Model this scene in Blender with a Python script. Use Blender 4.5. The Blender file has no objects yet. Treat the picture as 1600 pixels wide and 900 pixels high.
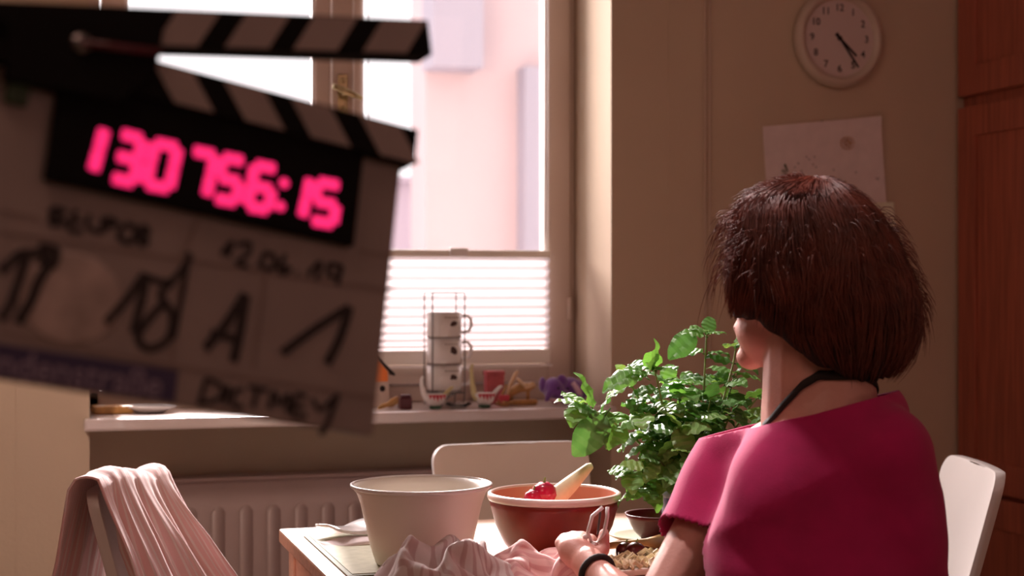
import bpy, bmesh, math, random
import numpy as np
from mathutils import Vector, Matrix, noise
random.seed(7)
PI = math.pi
SC = bpy.context.scene
COL = SC.collection
# ------------------------------------------------------------------ camera, world, lights, exposure
YAW = math.radians(17.3); CAMZ = 1.17; FPX = 2400.0
F = Vector((math.sin(YAW), math.cos(YAW), 0)); R = Vector((math.cos(YAW), -math.sin(YAW), 0))
cam_d = bpy.data.cameras.new('camera'); cam = bpy.data.objects.new('camera', cam_d); COL.objects.link(cam)
cam.location = (0, 0, CAMZ); cam.rotation_euler = (PI/2, 0, -YAW)
cam_d.lens = 54; cam_d.sensor_width = 36; cam_d.clip_start = 0.05
cam_d.dof.use_dof = True; cam_d.dof.focus_distance = 2.35; cam_d.dof.aperture_fstop = 3.9
SC.camera = cam
SC.view_settings.view_transform = 'Standard'; SC.view_settings.look = 'None'
SC.view_settings.exposure = 0; SC.view_settings.gamma = 1
w = bpy.data.worlds.new('world'); SC.world = w; w.use_nodes = True
bg = w.node_tree.nodes['Background']; bg.inputs[0].default_value = (1, 0.93, 0.95, 1); bg.inputs[1].default_value = 1.9

def lamp(name, kind, loc, rot, energy, color, size=1, size_y=None, angle=None):
    d = bpy.data.lights.new(name, kind); d.energy = energy; d.color = color
    if kind == 'AREA':
        d.size = size
        if size_y: d.shape = 'RECTANGLE'; d.size_y = size_y
    if kind == 'SPOT':
        d.spot_size = angle; d.shadow_soft_size = size; d.spot_blend = 0.5
    if kind == 'SUN': d.angle = size
    o = bpy.data.objects.new(name, d); o.location = loc; o.rotation_euler = rot; COL.objects.link(o); return o
def aim(o, tgt):
    v = Vector(tgt) - o.location; o.rotation_euler = v.to_track_quat('-Z', 'Y').to_euler()
sun = lamp('sun', 'SUN', (2, 8, 5), (0, 0, 0), 9.0, (1, 0.90, 0.86), math.radians(2.0))
sun.rotation_euler = Vector((-0.14, -1, -0.60)).to_track_quat('-Z', 'Y').to_euler()
sky_l = lamp('window_daylight', 'AREA', (-0.2, 4.55, 2.25), (0, 0, 0), 270, (1, 0.86, 0.84), 2.2, 1.4); aim(sky_l, (0.8, 2.4, 0.9))
left_l = lamp('studio_lamp_left', 'SPOT', (-0.75, 1.9, 2.3), (0, 0, 0), 66, (1, 0.77, 0.64), 0.12, angle=math.radians(50)); aim(left_l, (-0.25, 3.3, 0.9))
hair_l = lamp('added_hair_spot', 'SPOT', (0.50, 2.35, 2.55), (0, 0, 0), 95, (1, 0.82, 0.80), 0.08, angle=math.radians(34)); aim(hair_l, (0.95, 2.0, 1.2))  # unseen spot, added to brighten the top of the hair
warm_fill_l = lamp('added_warm_fill', 'AREA', (-0.4, 0.9, 2.5), (0, 0, 0), 7, (1, 0.60, 0.47), 0.7, 0.7); aim(warm_fill_l, (0.6, 3.3, 1.0))  # soft warm fill added for the dim room tone, no fixture in view
back_l = lamp('added_rear_fill', 'AREA', (1.6, -0.9, 2.3), (0, 0, 0), 5.5, (1, 0.50, 0.47), 1.2, 1.0); aim(back_l, (1.4, 3.0, 1.2))  # added fill from behind the camera, not a known lamp of the set

# ------------------------------------------------------------------ helpers
def at(px, py, D):
    """point at depth D (camera forward distance) on pixel px,py"""
    p = F*D + R*((px-800)/FPX*D); p.z = CAMZ + (450-py)/FPX*D; return p
def onY(px, py, Y):
    d = F + R*((px-800)/FPX); return at(px, py, Y/d.y)
def cf(x, D, z):
    """camera-frame metres -> room"""
    p = F*D + R*x; p.z = z; return p

def mat(name, col, rough=0.6, metal=0, spec=0.5, noise_amt=0, nscale=20, bump=0, bscale=80, emit=None, estr=0, trans=0, sheen=0, coat=0, stretch=None):
    m = bpy.data.materials.new(name); m.use_nodes = True; nt = m.node_tree; b = nt.nodes['Principled BSDF']
    b.inputs['Base Color'].default_value = (*col, 1); b.inputs['Roughness'].default_value = rough
    b.inputs['Metallic'].default_value = metal; b.inputs['Specular IOR Level'].default_value = spec
    b.inputs['Transmission Weight'].default_value = trans; b.inputs['Sheen Weight'].default_value = sheen
    b.inputs['Coat Weight'].default_value = coat
    tc = nt.nodes.new('ShaderNodeTexCoord'); mp = nt.nodes.new('ShaderNodeMapping')
    nt.links.new(tc.outputs['Object'], mp.inputs[0])
    if stretch: mp.inputs['Scale'].default_value = stretch
    if noise_amt:
        n = nt.nodes.new('ShaderNodeTexNoise'); n.inputs['Scale'].default_value = nscale; n.inputs['Detail'].default_value = 5
        nt.links.new(mp.outputs[0], n.inputs['Vector'])
        r = nt.nodes.new('ShaderNodeValToRGB')
        r.color_ramp.elements[0].position = 0.3; r.color_ramp.elements[1].position = 0.7
        r.color_ramp.elements[0].color = (*[c*(1-noise_amt) for c in col], 1); r.color_ramp.elements[1].color = (*[min(1, c*(1+noise_amt*.6)) for c in col], 1)
        nt.links.new(n.outputs['Fac'], r.inputs[0]); nt.links.new(r.outputs[0], b.inputs['Base Color'])
    if bump:
        n2 = nt.nodes.new('ShaderNodeTexNoise'); n2.inputs['Scale'].default_value = bscale; n2.inputs['Detail'].default_value = 4
        nt.links.new(mp.outputs[0], n2.inputs['Vector'])
        bn = nt.nodes.new('ShaderNodeBump'); bn.inputs['Strength'].default_value = bump; bn.inputs['Distance'].default_value = 0.002
        nt.links.new(n2.outputs['Fac'], bn.inputs['Height']); nt.links.new(bn.outputs[0], b.inputs['Normal'])
    if emit:
        b.inputs['Emission Color'].default_value = (*emit, 1); b.inputs['Emission Strength'].default_value = estr
    return m
def striped(name, c1, c2, scale, axis='X', rough=0.9, w=0.5, use='UV'):
    m = mat(name, c1, rough, sheen=0.3); nt = m.node_tree; b = nt.nodes['Principled BSDF']
    tc = nt.nodes.new('ShaderNodeTexCoord'); wv = nt.nodes.new('ShaderNodeTexWave'); wv.bands_direction = axis; wv.inputs['Scale'].default_value = scale
    wv.inputs['Distortion'].default_value = 0.3
    nt.links.new(tc.outputs[use], wv.inputs['Vector']); r = nt.nodes.new('ShaderNodeValToRGB')
    r.color_ramp.elements[0].position = w-.06; r.color_ramp.elements[1].position = w+.06
    r.color_ramp.elements[0].color = (*c1, 1); r.color_ramp.elements[1].color = (*c2, 1)
    nt.links.new(wv.outputs['Fac'], r.inputs[0]); nt.links.new(r.outputs[0], b.inputs['Base Color']); return m

M = dict(
 wall=mat('wall_paint', (0.60, 0.47, 0.35), 0.85, noise_amt=.05, nscale=3, bump=.25, bscale=120),
 floor=mat('floor_lino', (0.30, 0.19, 0.12), 0.5, noise_amt=.2, nscale=8),
 ceil=mat('ceiling_paint', (0.6, 0.55, 0.5), 0.9),
 frame=mat('window_paint', (0.60, 0.47, 0.40), 0.45, noise_amt=.04, nscale=6),
 bead=mat('glazing_bead', (0.8, 0.74, 0.72), 0.4),
 sill=mat('sill_lacquer', (0.72, 0.62, 0.60), 0.22, coat=.5, noise_amt=.05, nscale=5),
 brass=mat('worn_brass', (0.50, 0.40, 0.22), 0.35, metal=.9, noise_amt=.3, nscale=60),
 steel=mat('steel_wire', (0.20, 0.18, 0.18), 0.35, metal=.9),
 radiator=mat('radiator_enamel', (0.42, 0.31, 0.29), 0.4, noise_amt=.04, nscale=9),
 chair=mat('chair_lacquer', (0.80, 0.74, 0.70), 0.35, noise_amt=.03, nscale=8),
 chair_edge=mat('chair_edge', (0.66, 0.52, 0.42), 0.5),
 table=mat('beech_wood', (0.66, 0.40, 0.27), 0.4, noise_amt=.18, nscale=9, stretch=(1, 12, 12)),
 cherry=mat('cherry_wood', (0.42, 0.115, 0.07), 0.42, noise_amt=.28, nscale=7, stretch=(14, 14, .7)),
 dark=mat('dark_gap', (0.03, 0.015, 0.01), 0.8),
 white=mat('white_ceramic', (0.82, 0.78, 0.76), 0.22, coat=.4),
 cream=mat('cream_plastic', (0.84, 0.78, 0.70), 0.4),
 redclay=mat('red_glaze', (0.24, 0.018, 0.009), 0.38, noise_amt=.3, nscale=14),
 redclay_in=mat('red_bowl_inside', (0.62, 0.22, 0.15), 0.3),
 rim=mat('bowl_rim', (0.80, 0.60, 0.55), 0.3),
 black=mat('black_plastic', (0.004, 0.003, 0.003), 0.85, spec=.15),
 slate=mat('slate_acrylic', (0.27, 0.21, 0.19), 0.55, noise_amt=.12, nscale=14),
 ink=mat('marker_ink', (0.02, 0.012, 0.012), 0.8),
 smudge=mat('marker_smudge', (0.34, 0.26, 0.23), 0.8),
 blue=mat('navy_tape', (0.035, 0.022, 0.075), 0.6),
 tapetxt=mat('tape_print', (0.24, 0.19, 0.27), 0.6),
 grey_ln=mat('slate_line', (0.22, 0.16, 0.14), 0.7),
 led=mat('led_digit', (0.8, 0.02, 0.15), 0.4, emit=(1.0, 0.022, 0.165), estr=1.15),
 maroon=mat('maroon_lacquer', (0.08, 0.006, 0.014), 0.35),
 green_d=mat('dark_green', (0.02, 0.05, 0.012), 0.6),
 paper=mat('drawing_paper', (0.80, 0.68, 0.68), 0.85, noise_amt=.06, nscale=30),
 paper2=mat('card_paper', (0.80, 0.76, 0.60), 0.85, noise_amt=.1, nscale=30),
 clockrim=mat('clock_rim', (0.58, 0.47, 0.39), 0.35), clockface=mat('clock_face', (0.66, 0.54, 0.52), 0.6),
 skin=mat('skin', (0.66, 0.33, 0.27), 0.5, noise_amt=.1, nscale=30, bump=.15, bscale=250),
 shirt=mat('magenta_jersey', (0.44, 0.005, 0.105), 0.9, sheen=.12, noise_amt=.08, nscale=40, bump=.15, bscale=500),
 trousers=mat('dark_denim', (0.02, 0.025, 0.05), 0.9),
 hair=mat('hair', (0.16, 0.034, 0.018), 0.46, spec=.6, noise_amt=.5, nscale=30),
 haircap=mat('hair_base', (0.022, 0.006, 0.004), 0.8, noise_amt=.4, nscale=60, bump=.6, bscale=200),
 strap=mat('black_strap', (0.018, 0.011, 0.010), 0.8),
 lips=mat('lips', (0.45, 0.12, 0.11), 0.4), eye=mat('eye_white', (0.8, .78, .75), 0.2), iris=mat('iris', (0.08, .05, .03), 0.2),
 pot=mat('blue_pot', (0.045, 0.055, 0.15), 0.35), potrim=mat('pot_rim', (0.22, 0.23, 0.30), 0.4), soil=mat('soil', (0.03, .018, .01), .95, bump=1, bscale=200),
 stem=mat('basil_stem', (0.26, 0.36, 0.10), 0.5),
 purple=mat('purple_plush', (0.17, 0.055, 0.30), 0.95, sheen=.8, bump=.8, bscale=300), plushpink=mat('pale_plush', (0.62, 0.40, 0.50), 0.9, sheen=.5),
 wood=mat('carved_wood', (0.50, 0.26, 0.08), 0.5, noise_amt=.5, nscale=25), woodlight=mat('pale_wood', (0.75, 0.52, 0.32), 0.5, noise_amt=.2, nscale=30),
 orange=mat('orange_card', (0.85, 0.22, 0.05), 0.6), redpink=mat('pink_red_card', (0.50, 0.10, 0.12), 0.6, noise_amt=.3, nscale=40),
 red=mat('radish_red', (0.50, 0.010, 0.06), 0.25, coat=.3), parsnip=mat('parsnip', (0.82, 0.70, 0.46), 0.55, noise_amt=.15, nscale=30),
 darkred=mat('dark_red_bowl', (0.10, 0.008, 0.008), 0.3), mat_green=mat('placemat', (0.44, 0.42, 0.27), 0.7, noise_amt=.12, nscale=60), mat_dark=mat('placemat_border', (0.20, 0.21, 0.14), 0.7),
 egg=mat('peel', (0.78, 0.66, 0.44), 0.6, noise_amt=.3, nscale=60), bean=mat('coffee_bean', (0.05, 0.015, 0.01), 0.4), redstripe=mat('red_stripe', (0.55, 0.04, 0.07), 0.4),
 yellow=mat('pale_yellow', (0.66, 0.58, 0.30), 0.4), greenbase=mat('green_glaze', (0.03, 0.12, 0.06), 0.4),
 facade=mat('pink_render', (0.60, 0.46, 0.47), 0.9, noise_amt=.07, nscale=1.2), lilac=mat('lilac_render', (0.40, 0.36, 0.42), 0.9), pave=mat('pavement', (0.8, 0.74, 0.74), 0.9, noise_amt=.1, nscale=5),
)
def glass_mat(name, tint=(1, 1, 1), f=0.04):
    m = bpy.data.materials.new(name); m.use_nodes = True; nt = m.node_tree; nt.nodes.clear()
    o = nt.nodes.new('ShaderNodeOutputMaterial'); mx = nt.nodes.new('ShaderNodeMixShader'); t = nt.nodes.new('ShaderNodeBsdfTransparent'); g = nt.nodes.new('ShaderNodeBsdfGlossy')
    t.inputs[0].default_value = (*tint, 1); g.inputs['Roughness'].default_value = .02; lw = nt.nodes.new('ShaderNodeFresnel'); lw.inputs[0].default_value = 1.25 if f < .1 else 1.5
    nt.links.new(lw.outputs[0], mx.inputs[0]); nt.links.new(t.outputs[0], mx.inputs[1]); nt.links.new(g.outputs[0], mx.inputs[2]); nt.links.new(mx.outputs[0], o.inputs[0]); return m
M['glass'] = glass_mat('window_glass', (0.98, .98, .98)); M['glass2'] = glass_mat('clear_glass', (.93, .93, .93), .2)
def transl(name, col, tcol, fac, rough=.5, gloss=.05):
    m = bpy.data.materials.new(name); m.use_nodes = True; nt = m.node_tree; b = nt.nodes['Principled BSDF']; o = nt.nodes['Material Output']
    b.inputs['Roughness'].default_value = rough; b.inputs['Base Color'].default_value = (*col, 1)
    t = nt.nodes.new('ShaderNodeBsdfTranslucent'); t.inputs[0].default_value = (*tcol, 1); mx = nt.nodes.new('ShaderNodeMixShader'); mx.inputs[0].default_value = fac
    nt.links.new(b.outputs[0], mx.inputs[1]); nt.links.new(t.outputs[0], mx.inputs[2]); nt.links.new(mx.outputs[0], o.inputs[0]); return m
M['pleat'] = transl('pleated_fabric', (.85, .80, .80), (.54, .48, .49), .6, .9)
M['leaf'] = transl('basil_leaf', (.15, .33, .09), (.22, .50, .06), .3, .45)
M['leaf2'] = transl('basil_leaf_pale', (.24, .44, .13), (.38, .62, .10), .35, .45)

M['leaf3'] = transl('basil_leaf_dark', (.11, .26, .075), (.12, .32, .05), .25, .42)
for _l in ('leaf', 'leaf2', 'leaf3'):
    nt = M[_l].node_tree; tc = nt.nodes.new('ShaderNodeTexCoord'); wv = nt.nodes.new('ShaderNodeTexWave'); wv.bands_direction = 'Y'; wv.inputs['Scale'].default_value = 1.3; wv.inputs['Distortion'].default_value = 2.5
    bn = nt.nodes.new('ShaderNodeBump'); bn.inputs['Strength'].default_value = .35; bn.inputs['Distance'].default_value = .03
    nt.links.new(tc.outputs['Object'], wv.inputs['Vector']); nt.links.new(wv.outputs['Fac'], bn.inputs['Height']); nt.links.new(bn.outputs[0], nt.nodes['Principled BSDF'].inputs['Normal'])
M['cloth_chair'] = striped('pink_striped_cloth', (0.90, 0.56, 0.56), (0.95, 0.76, 0.75), 11, 'X', w=.80)
M['cloth_table'] = striped('tea_towel_stripes', (0.66, 0.56, 0.55), (0.52, 0.36, 0.35), 4, 'X', w=.72)

def obj(name, bm, m, parent=None, smooth=False, kind=None, label=None):
    me = bpy.data.meshes.new(name)
    if isinstance(bm, bmesh.types.BMesh):
        bmesh.ops.recalc_face_normals(bm, faces=bm.faces[:]) if smooth is not None else None
        bm.to_mesh(me); bm.free()
    else: me = bm
    if smooth:
        for p in me.polygons: p.use_smooth = True
    me.materials.clear(); me.materials.append(m)
    o = bpy.data.objects.new(name, me); COL.objects.link(o)
    if parent: o.parent = parent
    if kind: o['kind'] = kind
    if label: o['label'] = label
    return o
def tag(o, label, cat, group=None):
    o['label'] = label; o['category'] = cat
    if group: o['group'] = group
    return o
def thing(name, label, cat, loc=(0, 0, 0), rz=0, group=None):
    o = bpy.data.objects.new(name, None); o.empty_display_size = .05; COL.objects.link(o); o.location = loc; o.rotation_euler = (0, 0, rz)
    return tag(o, label, cat, group)
def dup(root, loc, rz, label=None):
    r = root.copy(); COL.objects.link(r); r.location = loc; r.rotation_euler = (0, 0, rz)
    if label: r['label'] = label
    for ch in list(root.children):
        c = ch.copy(); COL.objects.link(c); c.parent = r
        for g in list(ch.children):
            d = g.copy(); COL.objects.link(d); d.parent = c
    return r
def B(): return bmesh.new()
def box(bm, a, b, bev=0, rot=None, piv=None):
    a, b = Vector(a), Vector(b); c = (a+b)/2; s = b-a
    r = bmesh.ops.create_cube(bm, size=1, matrix=Matrix.Translation(c) @ Matrix.Diagonal((abs(s.x), abs(s.y), abs(s.z), 1)))
    vs = r['verts']
    if bev:
        es = list({e for v in vs for e in v.link_edges})
        rr = bmesh.ops.bevel(bm, geom=es, offset=bev, segments=2, affect='EDGES', profile=.6)
        vs = list({v for v in rr['verts']} | {v for v in vs if v.is_valid})
    if rot is not None: bmesh.ops.rotate(bm, cent=piv or c, matrix=rot, verts=vs)
    return vs
def ell(bm, c, r, rot=None, u=16, v=10):
    m = Matrix.Translation(c) @ (rot.to_4x4() if rot else Matrix()) @ Matrix.Diagonal((*r, 1))
    return bmesh.ops.create_uvsphere(bm, u_segments=u, v_segments=v, radius=1, matrix=m)['verts']
def tube(bm, pts, rad, n=8, caps=True, squash=None):
    pts = [Vector(p) for p in pts]; N = len(pts)
    rad = rad if isinstance(rad, (list, tuple)) else [rad]*N
    up = None; rings = []
    for i in range(N):
        t = (pts[min(i+1, N-1)] - pts[max(i-1, 0)])
        t = t.normalized() if t.length > 1e-9 else Vector((0, 0, 1))
        if up is None: up = t.orthogonal().normalized()
        up = (up - t*up.dot(t)); up = up.normalized() if up.length > 1e-6 else t.orthogonal().normalized()
        s = t.cross(up); ring = []
        for k in range(n):
            a = 2*PI*k/n; ring.append(bm.verts.new(pts[i] + up*math.cos(a)*rad[i] + s*math.sin(a)*rad[i]*(squash or 1)))
        rings.append(ring)
    for i in range(N-1):
        for k in range(n): bm.faces.new((rings[i][k], rings[i][(k+1) % n], rings[i+1][(k+1) % n], rings[i+1][k]))
    if caps: bm.faces.new(rings[0][::-1]); bm.faces.new(rings[-1])
    return rings
def lathe(bm, prof, c=(0, 0, 0), n=32, sx=1, sy=1):
    c = Vector(c); rings = []
    for r, z in prof:
        if r < 1e-5: rings.append([bm.verts.new(c+Vector((0, 0, z)))])
        else: rings.append([bm.verts.new(c+Vector((r*sx*math.cos(2*PI*k/n), r*sy*math.sin(2*PI*k/n), z))) for k in range(n)])
    for a, b in zip(rings, rings[1:]):
        for k in range(n):
            q = [a[k % len(a)], a[(k+1) % len(a)], b[(k+1) % len(b)], b[k % len(b)]]
            q = [v for i, v in enumerate(q) if v not in q[:i]]
            if len(q) > 2:
                try: bm.faces.new(q)
                except ValueError: pass
def prism(bm, poly, z0, z1, to=lambda p: p):
    a = [bm.verts.new(to(Vector((x, y, z0)))) for x, y in poly]; b = [bm.verts.new(to(Vector((x, y, z1)))) for x, y in poly]
    bm.faces.new(a[::-1]); bm.faces.new(b)
    for i in range(len(a)): j = (i+1) % len(a); bm.faces.new((a[i], a[j], b[j], b[i]))
def caps(bm, a, b, ra, rb, u=14, n=6):
    """tapered capsule as solid pieces (to be fused by remesh)"""
    a, b = Vector(a), Vector(b); tube(bm, [a, b], [ra, rb], n=14)
    ell(bm, a, (ra,)*3, u=u, v=8); ell(bm, b, (rb,)*3, u=u, v=8)
def fuse(bm, voxel, it=4, fac=.5, decim=0):
    me = bpy.data.meshes.new('tmp'); bmesh.ops.recalc_face_normals(bm, faces=bm.faces[:]); bm.to_mesh(me); bm.free()
    o = bpy.data.objects.new('tmp', me); COL.objects.link(o)
    md = o.modifiers.new('r', 'REMESH'); md.mode = 'VOXEL'; md.voxel_size = voxel
    if it: s = o.modifiers.new('s', 'SMOOTH'); s.factor = fac; s.iterations = it
    if decim: d = o.modifiers.new('d', 'DECIMATE'); d.ratio = decim
    dg = bpy.context.evaluated_depsgraph_get(); me2 = bpy.data.meshes.new_from_object(o.evaluated_get(dg))
    bpy.data.objects.remove(o); return me2
def text_bm(s, size, ext=.0004, bold=0):
    c = bpy.data.curves.new('t', 'FONT'); c.body = s; c.size = size; c.extrude = ext; c.align_x = 'CENTER'; c.align_y = 'CENTER'; c.offset = bold; c.resolution_u = 3
    o = bpy.data.objects.new('t', c); COL.objects.link(o); dg = bpy.context.evaluated_depsgraph_get()
    me = bpy.data.meshes.new_from_object(o.evaluated_get(dg)); bpy.data.objects.remove(o); bm = B(); bm.from_mesh(me); return bm
def struct(name, bm, m, parent=None, smooth=False):
    o = obj(name, bm, m, parent, smooth)
    if not parent: o['kind'] = 'structure'
    return o

# ------------------------------------------------------------------ room shell
YW = 3.30; YN = 3.62                   # wall front, outer face of niche
NX0 = onY(140, 450, YW).x; NX1 = onY(955, 450, YW).x
CABX = onY(1492, 450, YW).x
XL, XR, YB, ZC = -1.7, CABX+.62, -1.7, 2.62
WT = 2.32                               # window top
SZ = 0.90                               # sill top
bm = B(); box(bm, (XL-.1, YB-.1, -.1), (XR+.1, YN+.1, 0)); struct('floor', bm, M['floor'])
bm = B(); box(bm, (XL-.1, YB-.1, ZC), (XR+.1, YN+.1, ZC+.1)); struct('ceiling', bm, M['ceil'])
bm = B(); box(bm, (XL-.1, YB-.1, 0), (XL, YN, ZC)); struct('wall_left', bm, M['wall'])
bm = B(); box(bm, (XR, YB-.1, 0), (XR+.1, YN, ZC)); struct('wall_right', bm, M['wall'])
bm = B(); box(bm, (XL, YB-.1, 0), (XR, YB, ZC)); struct('wall_near', bm, M['wall'])
for a_, b_ in (((XL, YW, 0), (NX0, YN+.06, ZC)), ((NX1, YW, 0), (XR, YN+.06, ZC)), ((NX0, YW, WT), (NX1, YN+.06, ZC)), ((NX0, YN-.06, 0), (NX1, YN+.06, SZ-.03))):
    bm = B(); box(bm, a_, b_); struct('wall_far', bm, M['wall'])
# wallpaper joints, slim cover strips
for i, px in enumerate((1046, 22)):
    bm = B(); x = onY(px, 450, YW).x; box(bm, (x-.003, YW-.0012, 0), (x+.003, YW, ZC)); struct('trim_%d' % (i+1), bm, M['wall'])
bm = B(); box(bm, (XL, YW-.015, 0), (NX0, YW, .08), .003); struct('baseboard_far', bm, M['frame'])
# sill
bm = B(); box(bm, (NX0-.012, YW-.03, SZ-.026), (NX1+.004, YN-.05, SZ), .006); o = struct('window_sill', bm, M['sill'], None, False)
# window
win = bpy.data.objects.new('window_1', None); COL.objects.link(win); win['kind'] = 'structure'; win.location = (NX0, YN-.06, SZ)
def wp(name, bm, m, **k):
    bm.transform(Matrix.Translation(-Vector(win.location))); return obj(name, bm, m, win, **k)
WY = YN-.06
xf = lambda px: onY(px, 450, WY).x
zf = lambda py, px=700: onY(px, py, WY).z
FB = zf(600); SB = zf(575)
xr0, xr1, xr2 = xf(851), xf(886), NX1
xm0, xm1, xm2, xm3 = xf(490), xf(512), xf(547), xf(561)
bm = B(); box(bm, (NX0, WY-.01, SZ), (NX0+.03, WY+.07, WT), .003); box(bm, (xr1+.004, WY-.01, SZ), (NX1, WY+.07, WT), .003)
box(bm, (NX0, WY-.01, SZ), (NX1, WY+.07, FB), .003); box(bm, (NX0, WY-.01, WT-.04), (NX1, WY+.07, WT), .003); wp('outer_frame', bm, M['frame'])
def sash(x0, x1, wl, wr, nm):
    bm = B(); y0, y1 = WY-.025, WY+.04
    box(bm, (x0, y0, FB+.003), (x0+wl, y1, WT-.045), .004); box(bm, (x1-wr, y0, FB+.003), (x1, y1, WT-.045), .004)
    box(bm, (x0+wl, y0, FB+.003), (x1-wr, y1, FB+.055), .004); box(bm, (x0+wl, y0, WT-.1), (x1-wr, y1, WT-.045), .004); wp('sash', bm, M['frame'])
    bm = B(); g0, g1 = x0+wl, x1-wr; t = .007
    box(bm, (g0, y0+.008, FB+.05), (g0+t, y0+.03, WT-.1)); box(bm, (g1-t, y0+.008, FB+.05), (g1, y0+.03, WT-.1))
    wp('glazing_bead', bm, M['bead'])
    bm = B(); box(bm, (g0, WY+.01, FB+.05), (g1, WY+.014, WT-.1)); wp('window_pane', bm, M['glass'])
sash(NX0+.034, xm1+.004, .05, xm1+.004-xm0, 'l'); sash(xm2-.004, xr1, xm3-xm2+.004, xr1-xr0, 'r')
bm = B(); box(bm, (xm1, WY-.045, FB), (xm2, WY-.02, WT-.05), .003); wp('astragal', bm, M['frame'])
for x in (xm1+.002, xm2-.002):
    bm = B(); tube(bm, [(x, WY-.047, FB), (x, WY-.047, WT-.05)], .0022); wp('astragal_bead', bm, M['bead'])
# hinge cover on the right sash
bm = B(); x = xf(884); tube(bm, [(x, WY-.03, zf(500)), (x, WY-.03, zf(465))], .006); wp('hinge', bm, M['frame'], smooth=True)
# handle
hx = (xm1+xm2)/2; hz = zf(150, 530)
bm = B(); box(bm, (hx-.012, WY-.051, hz-.05), (hx+.012, WY-.045, hz+.045), .003); hp = wp('handle_plate', bm, M['brass'])
bm = B()
for dz in (-.033, .030): lathe(bm, [(0, 0), (.008, 0), (.008, .003), (0, .004)], n=12); 
bm.free(); bm = B()
tube(bm, [(hx, WY-.045, hz), (hx, WY-.085, hz)], .008, 10)
h0 = Vector((hx-.030, WY-.085, hz+.012)); h1 = Vector((hx+.038, WY-.085, hz-.014))
tube(bm, [h0, h0.lerp(h1, .3), h0.lerp(h1, .7), h1], [.007, .010, .009, .006], 10, squash=.7); wp('window_handle', bm, M['brass'], smooth=True)
for dz in (-.035, .030):
    bm = B(); ell(bm, (hx, WY-.052, hz+dz), (.007, .004, .007)); wp('screw_rosette', bm, M['brass'], smooth=True)

# pleated blind on the right sash
by = WY-.040
bl = thing('pleated_blind', 'white pleated window blind pulled up over the lower pane, in front of the right sash', 'blind', (xm3, by, zf(570)))
def bp(name, bm, m, par=bl, **k): bm.transform(Matrix.Translation(-Vector(bl.location))); return obj(name, bm, m, par, **k)
x0, x1 = xm3+.004, xf(850)
zt, zb = zf(398), zf(545)
bm = B(); box(bm, (x0, by-.008, zf(402)), (x1, by+.008, zf(391)), .002); rail = bp('top_rail', bm, M['cream'])
bm = B(); box(bm, (xf(694), by-.016, zf(401)), (xf(722), by-.008, zf(388)), .002); bp('rail_grip', bm, M['bead'])
bm = B(); n = 11; zz = [zt-(zt-zb)*(1-(1-i/n)**1.25) for i in range(n+1)]; rows = []
for i in range(n):
    rows.append((zz[i], by+.006)); rows.append(((zz[i]+zz[i+1])/2, by-.008))
rows.append((zz[-1], by+.006))
vs = [[bm.verts.new((x, y, z)) for x in (x0, x1)] for z, y in rows]
for a, b in zip(vs, vs[1:]): bm.faces.new((a[0], a[1], b[1], b[0]))
bp('pleats', bm, M['pleat'])
bm = B(); box(bm, (x0, by-.010, zf(568)), (x1, by+.010, zf(546)), .002); bp('bottom_rail', bm, M['cream'])
bm = B(); box(bm, (x0, by-.014, zf(573)), (x1+.004, by-.008, zf(569)), .001); bp('bottom_lip', bm, M['bead'])
for x in (x0+.01, x1-.003):
    bm = B(); tube(bm, [(x, by, zf(570)), (x, by, WT-.1)], .0012, 6); bp('guide_cord', bm, M['bead'])

# outside
bm = B(); box(bm, (-6, YN+.3, -.6), (10, 12, -.5)); o = struct('ground', bm, M['pave'])
fy = 8.2
b1 = thing('rendered_building', 'pale pink rendered house wall seen out of focus through the right window pane', 'building', (onY(665, 450, fy).x+2, fy, -.5))
def lp(root, name, bm, m, **k): bm.transform(Matrix.Translation(-Vector(root.location))); return obj(name, bm, m, root, **k)
fx = onY(665, 450, fy).x
bm = B(); box(bm, (fx, fy, -.5), (fx+4, fy+.35, 3.6)); lp(b1, 'wall', bm, M['facade'])
bm = B(); box(bm, (onY(808, 450, fy).x, fy-.15, -.5), (onY(808, 450, fy).x+.5, fy+.1, onY(810, 105, fy-.1).z)); lp(b1, 'pilaster', bm, M['lilac'])
bm = B(); box(bm, (fx-.02, fy-.25, onY(700, 105, fy-.2).z), (fx+.26, fy, 3.0)); lp(b1, 'oriel', bm, M['lilac'])
fy2 = 9.6
b2 = thing('low_outbuilding', 'low lilac outbuilding beside the pink house, seen through the window', 'building', (onY(600, 450, fy2).x, fy2, -.5))
bm = B(); box(bm, (onY(560, 450, fy2).x-.5, fy2, -.5), (onY(668, 450, fy2).x, fy2+1.2, onY(640, 285, fy2).z)); lp(b2, 'wall', bm, M['lilac'])
bm = B(); box(bm, (onY(560, 450, fy2).x-.55, fy2-.08, onY(640, 285, fy2).z), (onY(668, 450, fy2).x+.02, fy2+1.3, onY(640, 277, fy2).z)); lp(b2, 'roof_slab', bm, M['lilac'])

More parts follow.
